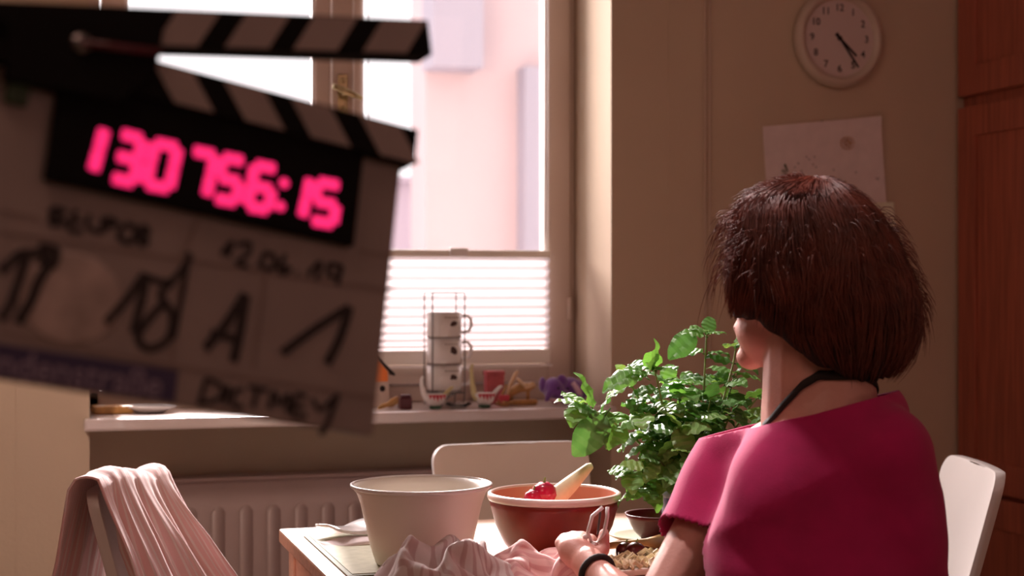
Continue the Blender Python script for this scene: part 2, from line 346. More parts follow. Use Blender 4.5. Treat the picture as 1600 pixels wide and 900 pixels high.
# ------------------------------------------------------------------ radiator
rx0, rx1 = .285, 1.10; rz = .742; ry = 3.43
rad = thing('panel_radiator', 'white ribbed panel radiator in the niche under the window sill', 'radiator', ((rx0+rx1)/2, ry, .10))
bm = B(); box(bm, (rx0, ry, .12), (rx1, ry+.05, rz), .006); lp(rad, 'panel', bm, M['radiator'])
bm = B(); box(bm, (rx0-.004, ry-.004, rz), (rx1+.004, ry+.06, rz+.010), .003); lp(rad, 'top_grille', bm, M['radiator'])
x = rx0+.045; first = None
while x < rx1-.05:
    if first is None:
        bm = B(); z0, z1 = .17, rz-.055
        tube(bm, [(0, 0, z0), (0, 0, z0+.012), (0, 0, z1-.012), (0, 0, z1)], [.010, .024, .024, .010], 12, squash=.42)
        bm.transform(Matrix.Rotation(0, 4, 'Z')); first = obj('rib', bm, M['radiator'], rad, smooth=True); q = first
    else: q = first.copy(); COL.objects.link(q)
    q.parent = rad; q.location = (x-rad.location.x, ry-.001-rad.location.y, -rad.location.z); x += .061
for x in (rx0+.12, rx1-.12):
    bm = B(); box(bm, (x-.02, ry+.05, .25), (x+.02, YN-.062, .30)); lp(rad, 'wall_bracket', bm, M['radiator'])
bm = B(); tube(bm, [(rx1-.03, ry+.025, .12), (rx1-.03, ry+.025, 0)], .009); lp(rad, 'pipe', bm, M['radiator'], smooth=True)
bm = B(); tube(bm, [(rx0+.03, ry+.025, .12), (rx0+.03, ry+.025, 0)], .009); lp(rad, 'pipe', bm, M['radiator'], smooth=True)

# ------------------------------------------------------------------ cabinets along the right wall
def cabinet(y1, y0, label):
    cb = thing('tall_cabinet', label, 'cabinet', (CABX+.3, (y0+y1)/2, 0), 0, 'cherry cabinets on the right wall')
    X = CABX
    bm = B(); box(bm, (X+.022, y0+.001, .0), (XR-.005, y1-.001, 2.45)); lp(cb, 'carcass', bm, M['cherry'])
    for z0, z1 in ((.09, .672), (.684, 1.612), (1.640, 2.44)):
        a, b = y0+.003, y1-.008; s = .072
        bm = B(); box(bm, (X, a, z0), (X+.02, a+s, z1), .002); box(bm, (X, b-s, z0), (X+.02, b, z1), .002)
        box(bm, (X, a+s, z0), (X+.02, b-s, z0+s), .002); box(bm, (X, a+s, z1-s), (X+.02, b-s, z1), .002)
        d = lp(cb, 'door', bm, M['cherry'])
        bm = B(); box(bm, (X+.007, a+s-.004, z0+s-.004), (X+.018, b-s+.004, z1-s+.004)); lp(cb, 'p', bm, M['cherry']).name = 'door_panel'
        pn = cb.children[-1] if False else None
        bm = B(); tube(bm, [(X-.001, a+.035, (z0+z1)/2-.06), (X-.03, a+.035, (z0+z1)/2-.05), (X-.03, a+.035, (z0+z1)/2+.05), (X-.001, a+.035, (z0+z1)/2+.06)], .004); h = lp(cb, 'handle', bm, M['steel'], smooth=True); h.parent = d
    for c in [c for c in COL.objects if c.parent == cb and c.name.startswith('door_panel')]:
        pass
    return cb
cabinet(YW-.004, YW-.60, 'tall cherry wood cabinet standing against the far wall, right edge of the picture')
cabinet(YW-.604, YW-1.2, 'tall cherry wood cabinet nearer the camera, just outside the right edge')

# ------------------------------------------------------------------ wall clock
cc = onY(1305, 62, YW); ck = thing('wall_clock', 'round pale wall clock with black numerals and two black hands above the drawings', 'clock', (cc.x, YW-.001, cc.z))
RX = Matrix.Rotation(PI/2, 4, 'X')   # lathe axis z -> -y
def ckp(name, bm, m, z=0, **k): bm.transform(RX); return obj(name, bm, m, ck, **k)
bm = B(); lathe(bm, [(0, 0), (.108, 0), (.117, .008), (.117, .020), (.108, .032), (.098, .030), (.093, .018), (0, .018)], n=64); ckp('case', bm, M['clockrim'], smooth=True)
bm = B(); lathe(bm, [(.092, .0185), (.092, .0195), (0, .0195)], n=64); ckp('dial', bm, M['clockface'])
bm = B(); lathe(bm, [(.094, .019), (.094, .021), (.0915, .021), (.0915, .019)], n=64); ckp('dial_ring', bm, M['clockrim'])
for i in range(1, 13):
    a = 2*PI*i/12; bm = text_bm(str(i), .024, .0003, .0002); bm.transform(Matrix.Translation((.073*math.sin(a), .073*math.cos(a), .0202))); ckp('numeral', bm, M['ink'])
def hand(name, ang, L, wd, z):
    bm = B(); prism(bm, [(-wd, -.015), (wd, -.015), (wd*.7, L), (-wd*.7, L)], z, z+.0008); bm.transform(Matrix.Rotation(-ang, 4, 'Z')); ckp(name, bm, M['ink'])
hand('minute_hand', math.radians(144), .084, .0026, .023); hand('hour_hand', math.radians(132), .060, .0032, .0215)
bm = B(); lathe(bm, [(.005, .0195), (.005, .025), (0, .026)], n=16); ckp('hub', bm, M['ink'])

# beaded blind chain
cx = onY(1108, 450, YW-.02)
chn = thing('bead_chain', 'thin pale beaded chain hanging in a loop down the wall beside the clock', 'cord', (cx.x, YW-.012, .93))
zb = .945
for s in (-1, 1):
    bm = B(); tube(bm, [(s*.006, 0, 0), (s*.006, 0, ZC-.93-.05)], .0012, 5)
    z = 0
    while z < ZC-.93-.06:
        bmesh.ops.create_icosphere(bm, subdivisions=1, radius=.0023, matrix=Matrix.Translation((s*.006, 0, z))); z += .008
    obj('chain_side', bm, M['frame'], chn, kind='stuff')
bm = B(); tube(bm, [(-.006, 0, 0), (-.004, 0, -.004), (0, 0, -.006), (.004, 0, -.004), (.006, 0, 0)], .0016, 5); obj('chain_bend', bm, M['frame'], chn)
bm = B(); box(bm, (-.014, -.010, ZC-.93-.05), (.014, .010, ZC-.93)); obj('chain_guide', bm, M['frame'], chn)

# ------------------------------------------------------------------ drawings
def sheet(name, label, c4, m):
    ps = [onY(px, py, YW) for px, py in c4]; c = sum(ps, Vector())/4
    t = thing(name, label, 'drawing' if 'draw' in name else 'paper', (c.x, YW-.001, c.z))
    bm = B(); nx = 8; g = []
    for j in range(6):
        row = []
        for i in range(nx+1):
            u, v = i/nx, j/5; p = ps[0].lerp(ps[1], u).lerp(ps[3].lerp(ps[2], u), v)-c
            curl = .010*max(0, u-.6)**2*4 + .006*max(0, .3-v)**2*6
            row.append((p.x, -.001-curl, p.z))
        g.append(row)
    for off in (0, -.0006):
        V = [[bm.verts.new((a, b+off, z)) for a, b, z in row] for row in g]
        for j in range(5):
            for i in range(nx): bm.faces.new((V[j][i], V[j][i+1], V[j+1][i+1], V[j+1][i]))
    obj('sheet', bm, m, t, smooth=True); return t, c
d1, dc = sheet('child_drawing', "child's crayon drawing with a yellow flower and small green tree, under the wall clock", [(1190, 198), (1373, 182), (1382, 316), (1200, 330)], M['paper'])
M['crayon_g'] = mat('crayon_green', (.05, .09, .02), .8); M['crayon_y'] = mat('crayon_yellow', (.55, .27, .08), .8); M['crayon_b'] = mat('crayon_grey', (.10, .08, .09), .8)
def mark(px, py, pts, m, w=.0016, nm='crayon_mark'):
    w *= 1.5
    p = onY(px, py, YW)-dc; bm = B()
    tube(bm, [(p.x+a, -.0075, p.z+b) for a, b in pts], w, 6, squash=.3); bm2 = bm
    for v in bm.verts: v.co.y = -.0060+(v.co.y+.0075)*.4
    obj(nm, bm, m, d1)
mark(1322, 224, [(.012*math.cos(a)*(.6+.4*math.sin(5*a)), .012*math.sin(a)*(.6+.4*math.cos(5*a))) for a in np.linspace(0, 6.3, 30)], M['crayon_y'], .0016)
mark(1322, 224, [(.018*math.cos(a), .015*math.sin(a)) for a in np.linspace(0, 6.3, 20)], M['crayon_y'], .0009)
mark(1322, 220, [(-.003, .004), (-.003, -.002)], M['crayon_b'], .0008); mark(1325, 220, [(.003, .004), (.003, -.002)], M['crayon_b'], .0008)
mark(1224, 270, [(0, .020), (.008, .004), (-.008, .006), (.010, -.008), (-.010, -.006), (.012, -.020), (.004, -.034), (.016, -.036)], M['crayon_g'], .0028)
for a, b in ((1240, 262), (1250, 268), (1262, 250), (1270, 246), (1268, 258), (1273, 262), (1258, 246), (1245, 256), (1300, 266), (1335, 270), (1282, 190)):
    mark(a, b, [(-.002, .001), (.002, -.001), (0, .003)], M['crayon_b'], .0010)
mark(1368, 280, [(0, 0), (.006, .006), (.002, -.004), (-.005, .003), (.006, .001)], M['crayon_b'], .0016)
d2, dc2 = sheet('paper_card', 'small cream card stuck on the wall below the corner of the drawing', [(1340, 316), (1393, 316), (1400, 395), (1345, 392)], M['paper2'])
p = onY(1372, 345, YW)-dc2; bm = B(); ell(bm, (p.x, -.0035, p.z), (.018, .0012, .022)); obj('printed_blot', bm, M['crayon_y'], d2)

# ------------------------------------------------------------------ chairs
TZ = .745
def rr_poly(w, h0, h1, r, n=5):
    pts = []
    for cx, cz, a0 in ((w/2-r, h1-r, 0), (-w/2+r, h1-r, 90), (-w/2+.01, h0+.01, 180), (w/2-.01, h0+.01, 270)):
        rr = r if a0 < 180 else .01
        for k in range(n+1): a = math.radians(a0+90*k/n); pts.append((cx+rr*math.cos(a), cz+rr*math.sin(a)))
    return pts
def make_chair(label, W=.325, th=.018):
    t = thing('plywood_chair', label, 'chair', (0, 0, 0), 0, 'white plywood chairs around the table')
    # backrest: curved slab
    bm = B(); h0, h1 = .50, .862; nx, nz = 14, 24; r = .035; fr = []; bk = []
    for j in range(nz+1):
        q_ = j/nz; z = (h0+r*(1-math.cos(q_*4*PI/2)) if q_ < .25 else (h1-r*(1-math.cos((1-q_)*4*PI/2)) if q_ > .75 else h0+r+(h1-h0-2*r)*(q_-.25)*2)); v = (z-h0)/(h1-h0)
        e = 0
        if z > h1-r: e = r-math.sqrt(max(0, r*r-(z-(h1-r))**2))
        if z < h0+r: e = r-math.sqrt(max(0, r*r-((h0+r)-z)**2))
        taper = 1-.10*(1-v); hw = W/2*taper-e; f = []; b = []
        for i in range(nx+1):
            u = -1+2*i/nx; x = hw*u
            y = -.185-.105*(v**.9) - .016*(1-(x/(W/2))**2)
            f.append(bm.verts.new((x, y+th/2, z))); b.append(bm.verts.new((x, y-th/2, z)))
        fr.append(f); bk.append(b)
    for j in range(nz):
        for i in range(nx):
            bm.faces.new((fr[j][i], fr[j][i+1], fr[j+1][i+1], fr[j+1][i])); bm.faces.new((bk[j][i+1], bk[j][i], bk[j+1][i], bk[j+1][i+1]))
        bm.faces.new((fr[j][0], fr[j+1][0], bk[j+1][0], bk[j][0])); bm.faces.new((fr[j+1][nx], fr[j][nx], bk[j][nx], bk[j+1][nx]))
    for i in range(nx): bm.faces.new((fr[0][i+1], fr[0][i], bk[0][i], bk[0][i+1])); bm.faces.new((fr[nz][i], fr[nz][i+1], bk[nz][i+1], bk[nz][i]))
    o = obj('backrest', bm, M['chair'], t, smooth=True); bv = o.modifiers.new('b', 'BEVEL'); bv.width = .003; bv.segments = 2; bv.limit_method = 'ANGLE'; bv.angle_limit = 1.0
    bm = B(); prism(bm, [(x, y) for x, y in rr_poly(.37, -.19, .19, .05)], .436, .452); obj('seat', bm, M['chair'], t)
    for s in (-1, 1):
        bm = B(); tube(bm, [(s*.15, -.15, .436), (s*.16, -.195, .52), (s*.13, -.215, .60)], .009); obj('back_bracket', bm, M['steel'], t, smooth=True)
        for fy_ in (-1, 1):
            bm = B(); tube(bm, [(s*.13, fy_*.13, .436), (s*.17, fy_*.19, 0)], [.011, .009]); obj('leg', bm, M['steel'], t, smooth=True)
    return t
ch = make_chair('white plywood chair with rounded backrest, on the window side of the table')
ch.location = (.903, 2.622, 0); ch.rotation_euler = (0, 0, PI)
n1 = Vector((.932, -.362, 0)); c1 = Vector((.144, 2.545, 0))+n1*.285; rz1 = math.atan2(-n1.x, n1.y)
chl = dup(ch, c1, rz1, 'white plywood chair draped with a pink striped cloth, at the left end of the table')
n3 = Vector((-.951, .308, 0)); c3 = Vector((1.575, 2.34, 0))+n3*.285
dup(ch, c3, math.atan2(-n3.x, n3.y), "white plywood chair at the right end of the table, in front of the cabinet")

# cloth over the left chair (in the chair's local frame)
bm = B(); nu, nv = 90, 70; uvl = bm.loops.layers.uv.new('UVMap'); G = []; rng = random.Random(3)
for i in range(nu+1):
    u = i/nu; row = []        # u along the rail, 0 = near end
    for j in range(nv+1):
        v = j/nv              # v: 0 outer hem .. .38 rail .. 1 inner hem
        xr = .185-.345*u      # local x: + is toward camera end for this facing
        top = .872 + .012*math.sin(u*5+.5)
        f = .5*math.sin(u*21+v*3)+.35*math.sin(u*37+1.3-v*2)+.25*math.sin(u*60+v*5)
        if v < .36:
            d = (.36-v)/.36; y = -.315-.075*d**1.0 ; z = top-.006-.34*d; amp = .010*min(1, d*3); x = xr+.02*d*(1 if u < .5 else -1)
            y += amp*f; x += .004*f
        elif v < .44:
            a = (v-.36)/.08; y = -.315+.052*a; z = top+.008*math.sin(a*PI); x = xr; y += .002*f; z += .004*f
        else:
            d = (v-.44)/.56; y = -.263+.30*d**1.15*(.55+.45*u) ; z = top-.006-.40*d; amp = .020*min(1, d*4); x = xr+(.06*(.5-u))*d
            y += amp*f; x += amp*.5*math.cos(u*25+v*3)
        row.append(bm.verts.new((x, y, z)))
    G.append(row)
for i in range(nu):
    for j in range(nv):
        fc = bm.faces.new((G[i][j], G[i+1][j], G[i+1][j+1], G[i][j+1])); fc.smooth = True
        for l, (a, b) in zip(fc.loops, ((i, j), (i+1, j), (i+1, j+1), (i, j+1))): l[uvl].uv = (a/nu+.12*b/nv, b/nv)
cl = obj('draped_cloth', bm, M['cloth_chair']); cl.location = chl.location; cl.rotation_euler = chl.rotation_euler
for p in cl.data.polygons: p.use_smooth = True
sd = cl.modifiers.new('s', 'SOLIDIFY'); sd.thickness = .003
tag(cl, 'pink cloth with fine pale stripes draped over the back of the left chair', 'cloth')

# ------------------------------------------------------------------ table
TX0, TX1, TY0, TY1 = .413, 1.25, 1.985, 2.71
tb = thing('dining_table', 'beech wood dining table covered with bowls, towels and vegetables', 'table', ((TX0+TX1)/2, (TY0+TY1)/2, 0))
bm = B(); box(bm, (TX0, TY0, TZ-.024), (TX1, TY1, TZ), .004); lp(tb, 'tabletop', bm, M['table'])
bm = B(); box(bm, (TX0+.02, TY0+.02, TZ-.10), (TX1-.02, TY0+.04, TZ-.024)); box(bm, (TX0+.02, TY1-.04, TZ-.10), (TX1-.02, TY1-.02, TZ-.024))
box(bm, (TX0+.02, TY0+.04, TZ-.10), (TX0+.04, TY1-.04, TZ-.024)); box(bm, (TX1-.04, TY0+.04, TZ-.10), (TX1-.02, TY1-.04, TZ-.024)); lp(tb, 'apron', bm, M['table'])
for x in (TX0+.04, TX1-.04):
    for y in (TY0+.04, TY1-.04):
        bm = B(); box(bm, (x-.025, y-.025, 0), (x+.025, y+.025, TZ-.024), .003); lp(tb, 'leg', bm, M['table'])
def tab(px, py, z=TZ):
    D = (CAMZ-z)*FPX/(py-450); return at(px, py, D)
# placemat
ps = [tab(462, 840), tab(575, 833), tab(640, 888), tab(530, 898)]
pmc = Vector((.535, 2.42, TZ)); pm = thing('placemat', 'sage green placemat with darker border on the left table corner', 'placemat', pmc)
bm = B(); box(bm, (-.095, -.20, .0005), (.16, .19, .003)); obj('mat_border', bm, M['mat_dark'], pm)
bm = B(); box(bm, (-.087, -.19, .003), (.152, .182, .004)); obj('mat_field', bm, M['mat_green'], pm)
# papers/napkins
for k, (px, py, a, lb) in enumerate(((556, 842, .35, 'folded white paper napkin lying on top of the napkin beside the white mixing bowl'), (552, 850, .1, 'folded beige napkin underneath, on the green placemat edge'))):
    c = tab(px, py); bm = B(); zz = .0065 if k else .019
    V = []
    for i in range(9):
        for j in range(7):
            x = -.055+.11*i/8; y = -.04+.08*j/6; V.append(bm.verts.new((x, y, .003*math.sin(x*50+k)+.002*math.cos(y*70)+(.010 if k == 0 else 0)*abs(x)/.055)))
    for i in range(8):
        for j in range(6): bm.faces.new((V[i*7+j], V[(i+1)*7+j], V[(i+1)*7+j+1], V[i*7+j+1]))
    o = obj('paper_napkin', bm, M['paper'] if k else M['white'], smooth=True); o.location = (c.x, c.y, TZ+zz); o.rotation_euler = (0, 0, a)
    s = o.modifiers.new('s', 'SOLIDIFY'); s.thickness = .004; tag(o, lb, 'napkin')
# white mixing bowl
wb = thing('mixing_bowl', 'large white plastic mixing bowl with flared rim, left of the red bowl', 'bowl', (.567, 2.287, TZ+.001))
bm = B(); lathe(bm, [(0, 0), (.062, 0), (.070, .006), (.078, .03), (.086, .065), (.093, .095), (.099, .112), (.106, .120), (.1065, .124), (.102, .123), (.095, .113), (.089, .095), (.082, .065), (.074, .03), (.066, .008), (0, .006)], n=64)
obj('bowl_body', bm, M['cream'], wb, smooth=True)
bm = B(); lathe(bm, [(.1045, .119), (.109, .121), (.109, .125), (.1045, .126), (.1045, .119)], n=64); obj('rolled_rim', bm, M['white'], wb, smooth=True)
# red bowl
rb = thing('earthenware_bowl', 'large red-brown glazed bowl with pale rim, holding vegetables', 'bowl', (.788, 2.305, TZ+.001))
bm = B(); lathe(bm, [(0, 0), (.058, 0), (.066, .004), (.080, .022), (.093, .05), (.101, .08), (.1035, .092), (.099, .092), (.096, .08), (.088, .05), (.075, .024), (.06, .009), (0, .007)], n=72); obj('bowl_body', bm, M['redclay'], rb, smooth=True)
bm = B(); lathe(bm, [(.0985, .092), (.1045, .090), (.1065, .094), (.1055, .100), (.101, .102), (.0985, .099), (.0985, .092)], n=72); obj('glazed_rim', bm, M['rim'], rb, smooth=True)
bm = B(); lathe(bm, [(.0982, .098), (.0952, .08), (.0873, .051), (.0743, .026), (0, .012)], n=72); obj('glazed_lining', bm, M['redclay_in'], rb, smooth=True)
def veg(name, label, cat, pts, rad, m, loc, n=14, group=None):
    bm = B(); tube(bm, pts, rad, n); o = obj(name, bm, m, smooth=True); o.location = loc; return tag(o, label, cat, group)
rc = Vector(rb.location)
tg = veg('parsnip', 'pale long root vegetable leaning out over the rim of the red bowl', 'vegetable',
    [Vector(p) for p in ((-.055, 0, .040), (-.04, 0, .055), (-.01, .005, .078), (.015, .01, .096), (.035, .012, .112), (.045, .013, .120), (.05, .013, .122))], [.004, .015, .016, .013, .009, .007, .005], M['parsnip'], rc+Vector((.014, -.012, .018)))
def radish(px, py, D, r, label, nm='radish'):
    t = thing(nm, label, 'vegetable', at(px, py, D)-Vector((0, 0, r)))
    bm = B(); lathe(bm, [(0, -.2*r), (.25*r, 0), (.8*r, .35*r), (r, r), (.85*r, 1.6*r), (.35*r, 1.95*r), (0, 1.9*r)], n=20); obj('root', bm, M['red'], t, smooth=True)
    bm = B(); tube(bm, [(0, 0, 1.9*r), (.1*r, 0, 2.3*r)], [.12*r, .08*r], 6); obj('stalk', bm, M['stem'], t)
    return t
radish(850, 773, 2.42, .021, 'shiny red radish lying in the red bowl beside the pale root')
radish(834, 780, 2.41, .016, 'smaller red radish in front of the shiny one in the red bowl')
veg('potato', 'peeled pinkish potato at the left in the red bowl', 'vegetable', [(-.03, 0, 0), (-.022, 0, 0), (0, 0, .003), (.022, 0, 0), (.03, 0, 0)], [.006, .019, .024, .018, .006], M['rim'], rc+Vector((-.045, -.03, .062)))
veg('turnip_piece', 'peeled pale vegetable piece at the right in the red bowl', 'vegetable', [(-.03, 0, 0), (-.022, 0, 0), (0, 0, .003), (.022, 0, 0), (.03, 0, 0)], [.006, .019, .026, .020, .006], M['parsnip'], rc+Vector((.045, .02, .055)))
veg('onion_piece', 'peeled pale vegetable piece lying deepest in the red bowl', 'vegetable', [(-.03, 0, 0), (-.022, 0, 0), (0, 0, .003), (.022, 0, 0), (.03, 0, 0)], [.006, .022, .028, .022, .006], M['rim'], rc+Vector((-.01, .03, .045)))

# crumpled tea towel in front
def crumple(name, label, c, sx, sy, h, seed, m, rz=0, nx=70, ny=60, edge=.5):
    bm = B(); uvl = bm.loops.layers.uv.new('UVMap'); V = []
    for i in range(nx+1):
        row = []
        for j in range(ny+1):
            u, v = i/nx*2-1, j/ny*2-1; q = Vector((u*1.5+seed, v*1.5, seed*.7))
            w_ = max(0, 1-(u*u+v*v)**1.2*.85)
            rg = 1-math.sqrt(noise.noise(q*1.0)**2+.004)*2.6; r2 = noise.noise(q*2.1+Vector((3, 1, 0)))
            z = max(.002, h*w_*(.42+.45*rg+.22*r2)); x = u*sx*(1+.08*noise.noise(q*2)); y = v*sy*(1+.1*noise.noise(q*2+Vector((5, 0, 0))))
            x += .012*noise.noise(q*3+Vector((0, 7, 0))); y += .012*noise.noise(q*3+Vector((0, 9, 0)))
            row.append(bm.verts.new((x, y, z)))
        V.append(row)
    for i in range(nx):
        for j in range(ny):
            f = bm.faces.new((V[i][j], V[i+1][j], V[i+1][j+1], V[i][j+1]))
            for l, (a, b) in zip(f.loops, ((i, j), (i+1, j), (i+1, j+1), (i, j+1))): l[uvl].uv = (a/nx+.3*noise.noise(Vector((a/nx*2, b/ny*2, seed))), b/ny)
    o = obj(name, bm, m, smooth=True); o.location = c; o.rotation_euler = (0, 0, rz)
    s = o.modifiers.new('s', 'SOLIDIFY'); s.thickness = .003; s.offset = 1; return tag(o, label, 'towel')
crumple('tea_towel', 'crumpled grey-white tea towel with brown stripes piled in front of the white bowl', (.553, 2.095, TZ+.002), .108, .085, .092, 2.3, M['cloth_table'], .2)
M['pink_towel'] = striped('pink_towel_stripes', (0.80, 0.50, 0.48), (0.70, 0.36, 0.36), 5, 'Y', w=.6)
crumple('pink_towel', 'pink striped towel lying in the sunlight between tea towel and hand', (.700, 2.110, TZ+.002), .085, .075, .070, 5.1, M['pink_towel'], -.3)

# right hand end of the table: dishes
pl = thing('dinner_plate', 'pale flat plate under the dark red bowl, right of the big red bowl', 'plate', (*tab(1018, 847)[:2], TZ+.001)); pl.scale = (.85, .85, 1); pl.location.z = TZ+.001
bm = B(); lathe(bm, [(0, 0), (.045, 0), (.075, .008), (.085, .012), (.085, .014), (.072, .011), (.045, .004), (0, .004)], n=48); obj('plate_body', bm, M['mat_green'], pl, smooth=True)
db = thing('small_bowl', 'small dark red bowl standing on the pale plate beside the basil', 'bowl', pl.location+Vector((.012, .0, .0048)))
bm = B(); lathe(bm, [(0, 0), (.028, 0), (.04, .012), (.052, .034), (.056, .042), (.053, .042), (.048, .034), (.036, .014), (0, .005)], n=48); obj('bowl_body', bm, M['darkred'], db, smooth=True)
for k, (px, py, r, lb) in enumerate(((977, 861, .014, 'dark plum left of its pair on the table by the peelings'), (993, 863, .015, 'dark red plum right of its pair on the table, beside the arm'))):
    c = tab(px, py+14); t = thing('plum', lb, 'fruit', (c.x, c.y, TZ))
    bm = B(); ell(bm, (0, 0, r), (r*1.1, r, r)); obj('fruit_body', bm, M['darkred'], t, smooth=True)
    bm = B(); tube(bm, [(0, 0, r*1.9), (.004, 0, r*2.3)], .0012, 6); obj('stalk', bm, M['stem'], t)
c = tab(975, 893); cb_ = thing('chopping_board', 'pale chopping board scattered with vegetable peelings beside the hand', 'board', (c.x, c.y, TZ+.001), .2)
bm = B(); box(bm, (-.05, -.045, 0), (.11, .045, .010), .003); obj('board_slab', bm, M['cream'], cb_)
bm = B()
for k in range(60):
    x, y = random.uniform(-.04, .09), random.uniform(-.04, .04); a = random.uniform(0, 6.3); L = random.uniform(.006, .014)
    tube(bm, [(x-L*math.cos(a), y-L*math.sin(a), .0115), (x, y, .016+random.random()*.006), (x+L*math.cos(a), y+L*math.sin(a), .012)], .0016, 5, squash=3)
o = obj('vegetable_peelings', bm, M['egg'], kind='stuff'); o.location = cb_.location; o.rotation_euler = cb_.rotation_euler; o['label'] = 'curled pale vegetable peelings on the chopping board'; o['category'] = 'peelings'
radish(946, 886, 2.16, .011, 'small red radish on the board right beside the wrist')
c = tab(962, 868); o = veg('wooden_spoon_handle', 'brown wooden spoon lying behind the chopping board', 'spoon', [(-.03, 0, 0), (.0, 0, .002), (.06, .01, .002), (.085, .012, .001), (.10, .014, 0)], [.005, .006, .006, .012, .006], M['wood'], (c.x, c.y+.01, TZ+.013)); o.name = 'wooden_spoon'
gb = thing('glass_dish', 'small square glass dish with yellow crumbs behind the peelings', 'dish', (*tab(992, 880)[:2], TZ+.0005), .3)
bm = B(); box(bm, (-.02, -.02, 0), (.02, .02, .002)); 
for a, b in (((-.022, -.022, 0), (-.019, .022, .016)), ((.019, -.022, 0), (.022, .022, .016)), ((-.022, -.022, 0), (.022, -.019, .016)), ((-.022, .019, 0), (.022, .022, .016))): box(bm, a, b)
obj('dish_body', bm, M['glass2'], gb)
bm = B(); ell(bm, (0, 0, .005), (.012, .010, .0045)); obj('crumbs', bm, M['egg'], gb, smooth=True)

# ------------------------------------------------------------------ things on the sill
SY = 3.40
def sl(px, Y=SY): return Vector((onY(px, 630, Y).x, Y, SZ+.0008))
rk = thing('cup_rack', 'chrome wire rack holding three stacked white cups on the window sill', 'rack', sl(694))
for (x, y) in ((-.032, -.037), (.033, -.037), (-.032, .037), (.033, .037)):
    bm = B(); tube(bm, [(x*1.1, y*1.1, 0), (x*1.1, y*1.1, .01), (x*1.16, y*1.02, .04), (x*1.16, y*1.02, .258)], .0016, 6); obj('upright', bm, M['steel'], rk)
for z, nm in ((.258, 'top_loop'), (.031, 'base_loop')):
    bm = B(); q = [(-.0371, -.0377), (.0383, -.0377), (.0383, .0377), (-.0371, .0377), (-.0371, -.0377)]; tube(bm, [(a, b, z) for a, b in q], .0016, 6); obj(nm, bm, M['steel'], rk)
bm = B(); tube(bm, [(-.037, -.02, .031), (.038, -.02, .031)], .0016, 6); tube(bm, [(-.037, .02, .031), (.038, .02, .031)], .0016, 6); obj('base_wires', bm, M['steel'], rk)
bm = B(); lathe(bm, [(.0, .0), (.018, 0), (.020, .004), (.008, .010), (.008, .016), (.026, .027), (.028, .029), (0, .029)], n=24); obj('glass_foot', bm, M['glass2'], rk, smooth=True)
names = ['topmost of three white coffee cups in the wire rack', 'middle of three white coffee cups in the wire rack', 'bottom of three white coffee cups in the wire rack']
cup0 = None
for k in range(3):
    z = SZ+.034+.0605*(2-k)
    base = Vector((rk.location.x, rk.location.y, z))
    t = thing('coffee_cup', names[k], 'cup', base, 0, 'stacked cups on the sill'); t.scale = (1.17, 1.17, 1)
    bm = B(); lathe(bm, [(0, 0), (.031, 0), (.0335, .003), (.0345, .012), (.0345, .0595), (.0325, .0595), (.032, .006), (0, .005)], n=40); obj('cup_body', bm, M['white'], t, smooth=True)
    bm = B(); tube(bm, [(.0335, 0, .050), (.046, 0, .052), (.054, 0, .044), (.055, 0, .028), (.050, 0, .016), (.0335, 0, .013)], .0036, 8); obj('cup_handle', bm, M['white'], t, smooth=True)
    bm = B(); rot = Matrix.Rotation(math.radians((-20, 60, 25)[k]), 3, 'Y'); rd = (.008, .0012, .0055) if k != 1 else (.010, .0012, .0065)
    ell(bm, (.010, -.0335, .034), rd, rot); ell(bm, (.007, -.0340, .031), (.004, .001, .003)); obj('bean_motif', bm, M['bean'], t, smooth=True)
    bm = B()
    for x in np.linspace(-.006, .020, 9): box(bm, (x-.001, -.0352+.018*(x-.004)**2*8, .047), (x+.001, -.0340+.018*(x-.004)**2*8, .049+.001*math.sin(x*900)))
    obj('printed_caption', bm, M['grey_ln'], t)
    bm = B(); lathe(bm, [(.0347, .002), (.0352, .003), (.0347, .004)], n=40); obj('base_line', bm, M['grey_ln'], t)
def hen(px, label, flip=1, big=1.0, Y=3.335):
    t = thing('bird_dish', label, 'figurine', sl(px, Y), 0, 'bird shaped dishes')
    bm = B()
    for i in range(9):
        a = i/8; 
    # hull
    lathe(bm, [(0, .004), (.010, .004), (.020, .012), (.026, .026), (.027, .032), (.024, .031), (.016, .016), (0, .010)], n=28, sx=1.0, sy=.75); obj('dish_body', bm, M['white'], t, smooth=True)
    bm = B(); tube(bm, [(-.018, 0, .018), (-.026, 0, .034), (-.030, 0, .050*big), (-.031, 0, .064*big), (-.028, 0, .072*big)], [.009, .007, .005, .004, .003], 10); obj('neck', bm, M['yellow'] if big > 1 else M['white'], t, smooth=True)
    bm = B(); tube(bm, [(.018, 0, .022), (.026, 0, .034), (.036, 0, .044), (.042, 0, .047)], [.007, .006, .005, .003], 10, squash=.7); obj('tail', bm, M['yellow'] if big == 1 else M['white'], t, smooth=True)
    bm = B()
    for k in range(5): 
        x = -.016+.008*k; prism(bm, [(x-.0045, .0), (x+.0045, .0), (x, -.016+abs(k-2)*.003)], 0, .002, to=lambda p: Vector((p.x, -.0205-.0*p.z+(abs(p.x)**2)*9-p.z*.5+(-p.y)*-.25, .031+p.y)))
    obj('red_zigzag', bm, M['redstripe'], t)
    bm = B(); lathe(bm, [(0, 0), (.013, 0), (.013, .005), (0, .005)], n=20); obj('foot_ring', bm, M['greenbase'], t)
    return t
hen(680, 'small white bird shaped dish with red zigzag, in front of the cup rack')
hen(757, 'white bird shaped dish with long pale yellow neck, right of the cup rack', big=1.35)
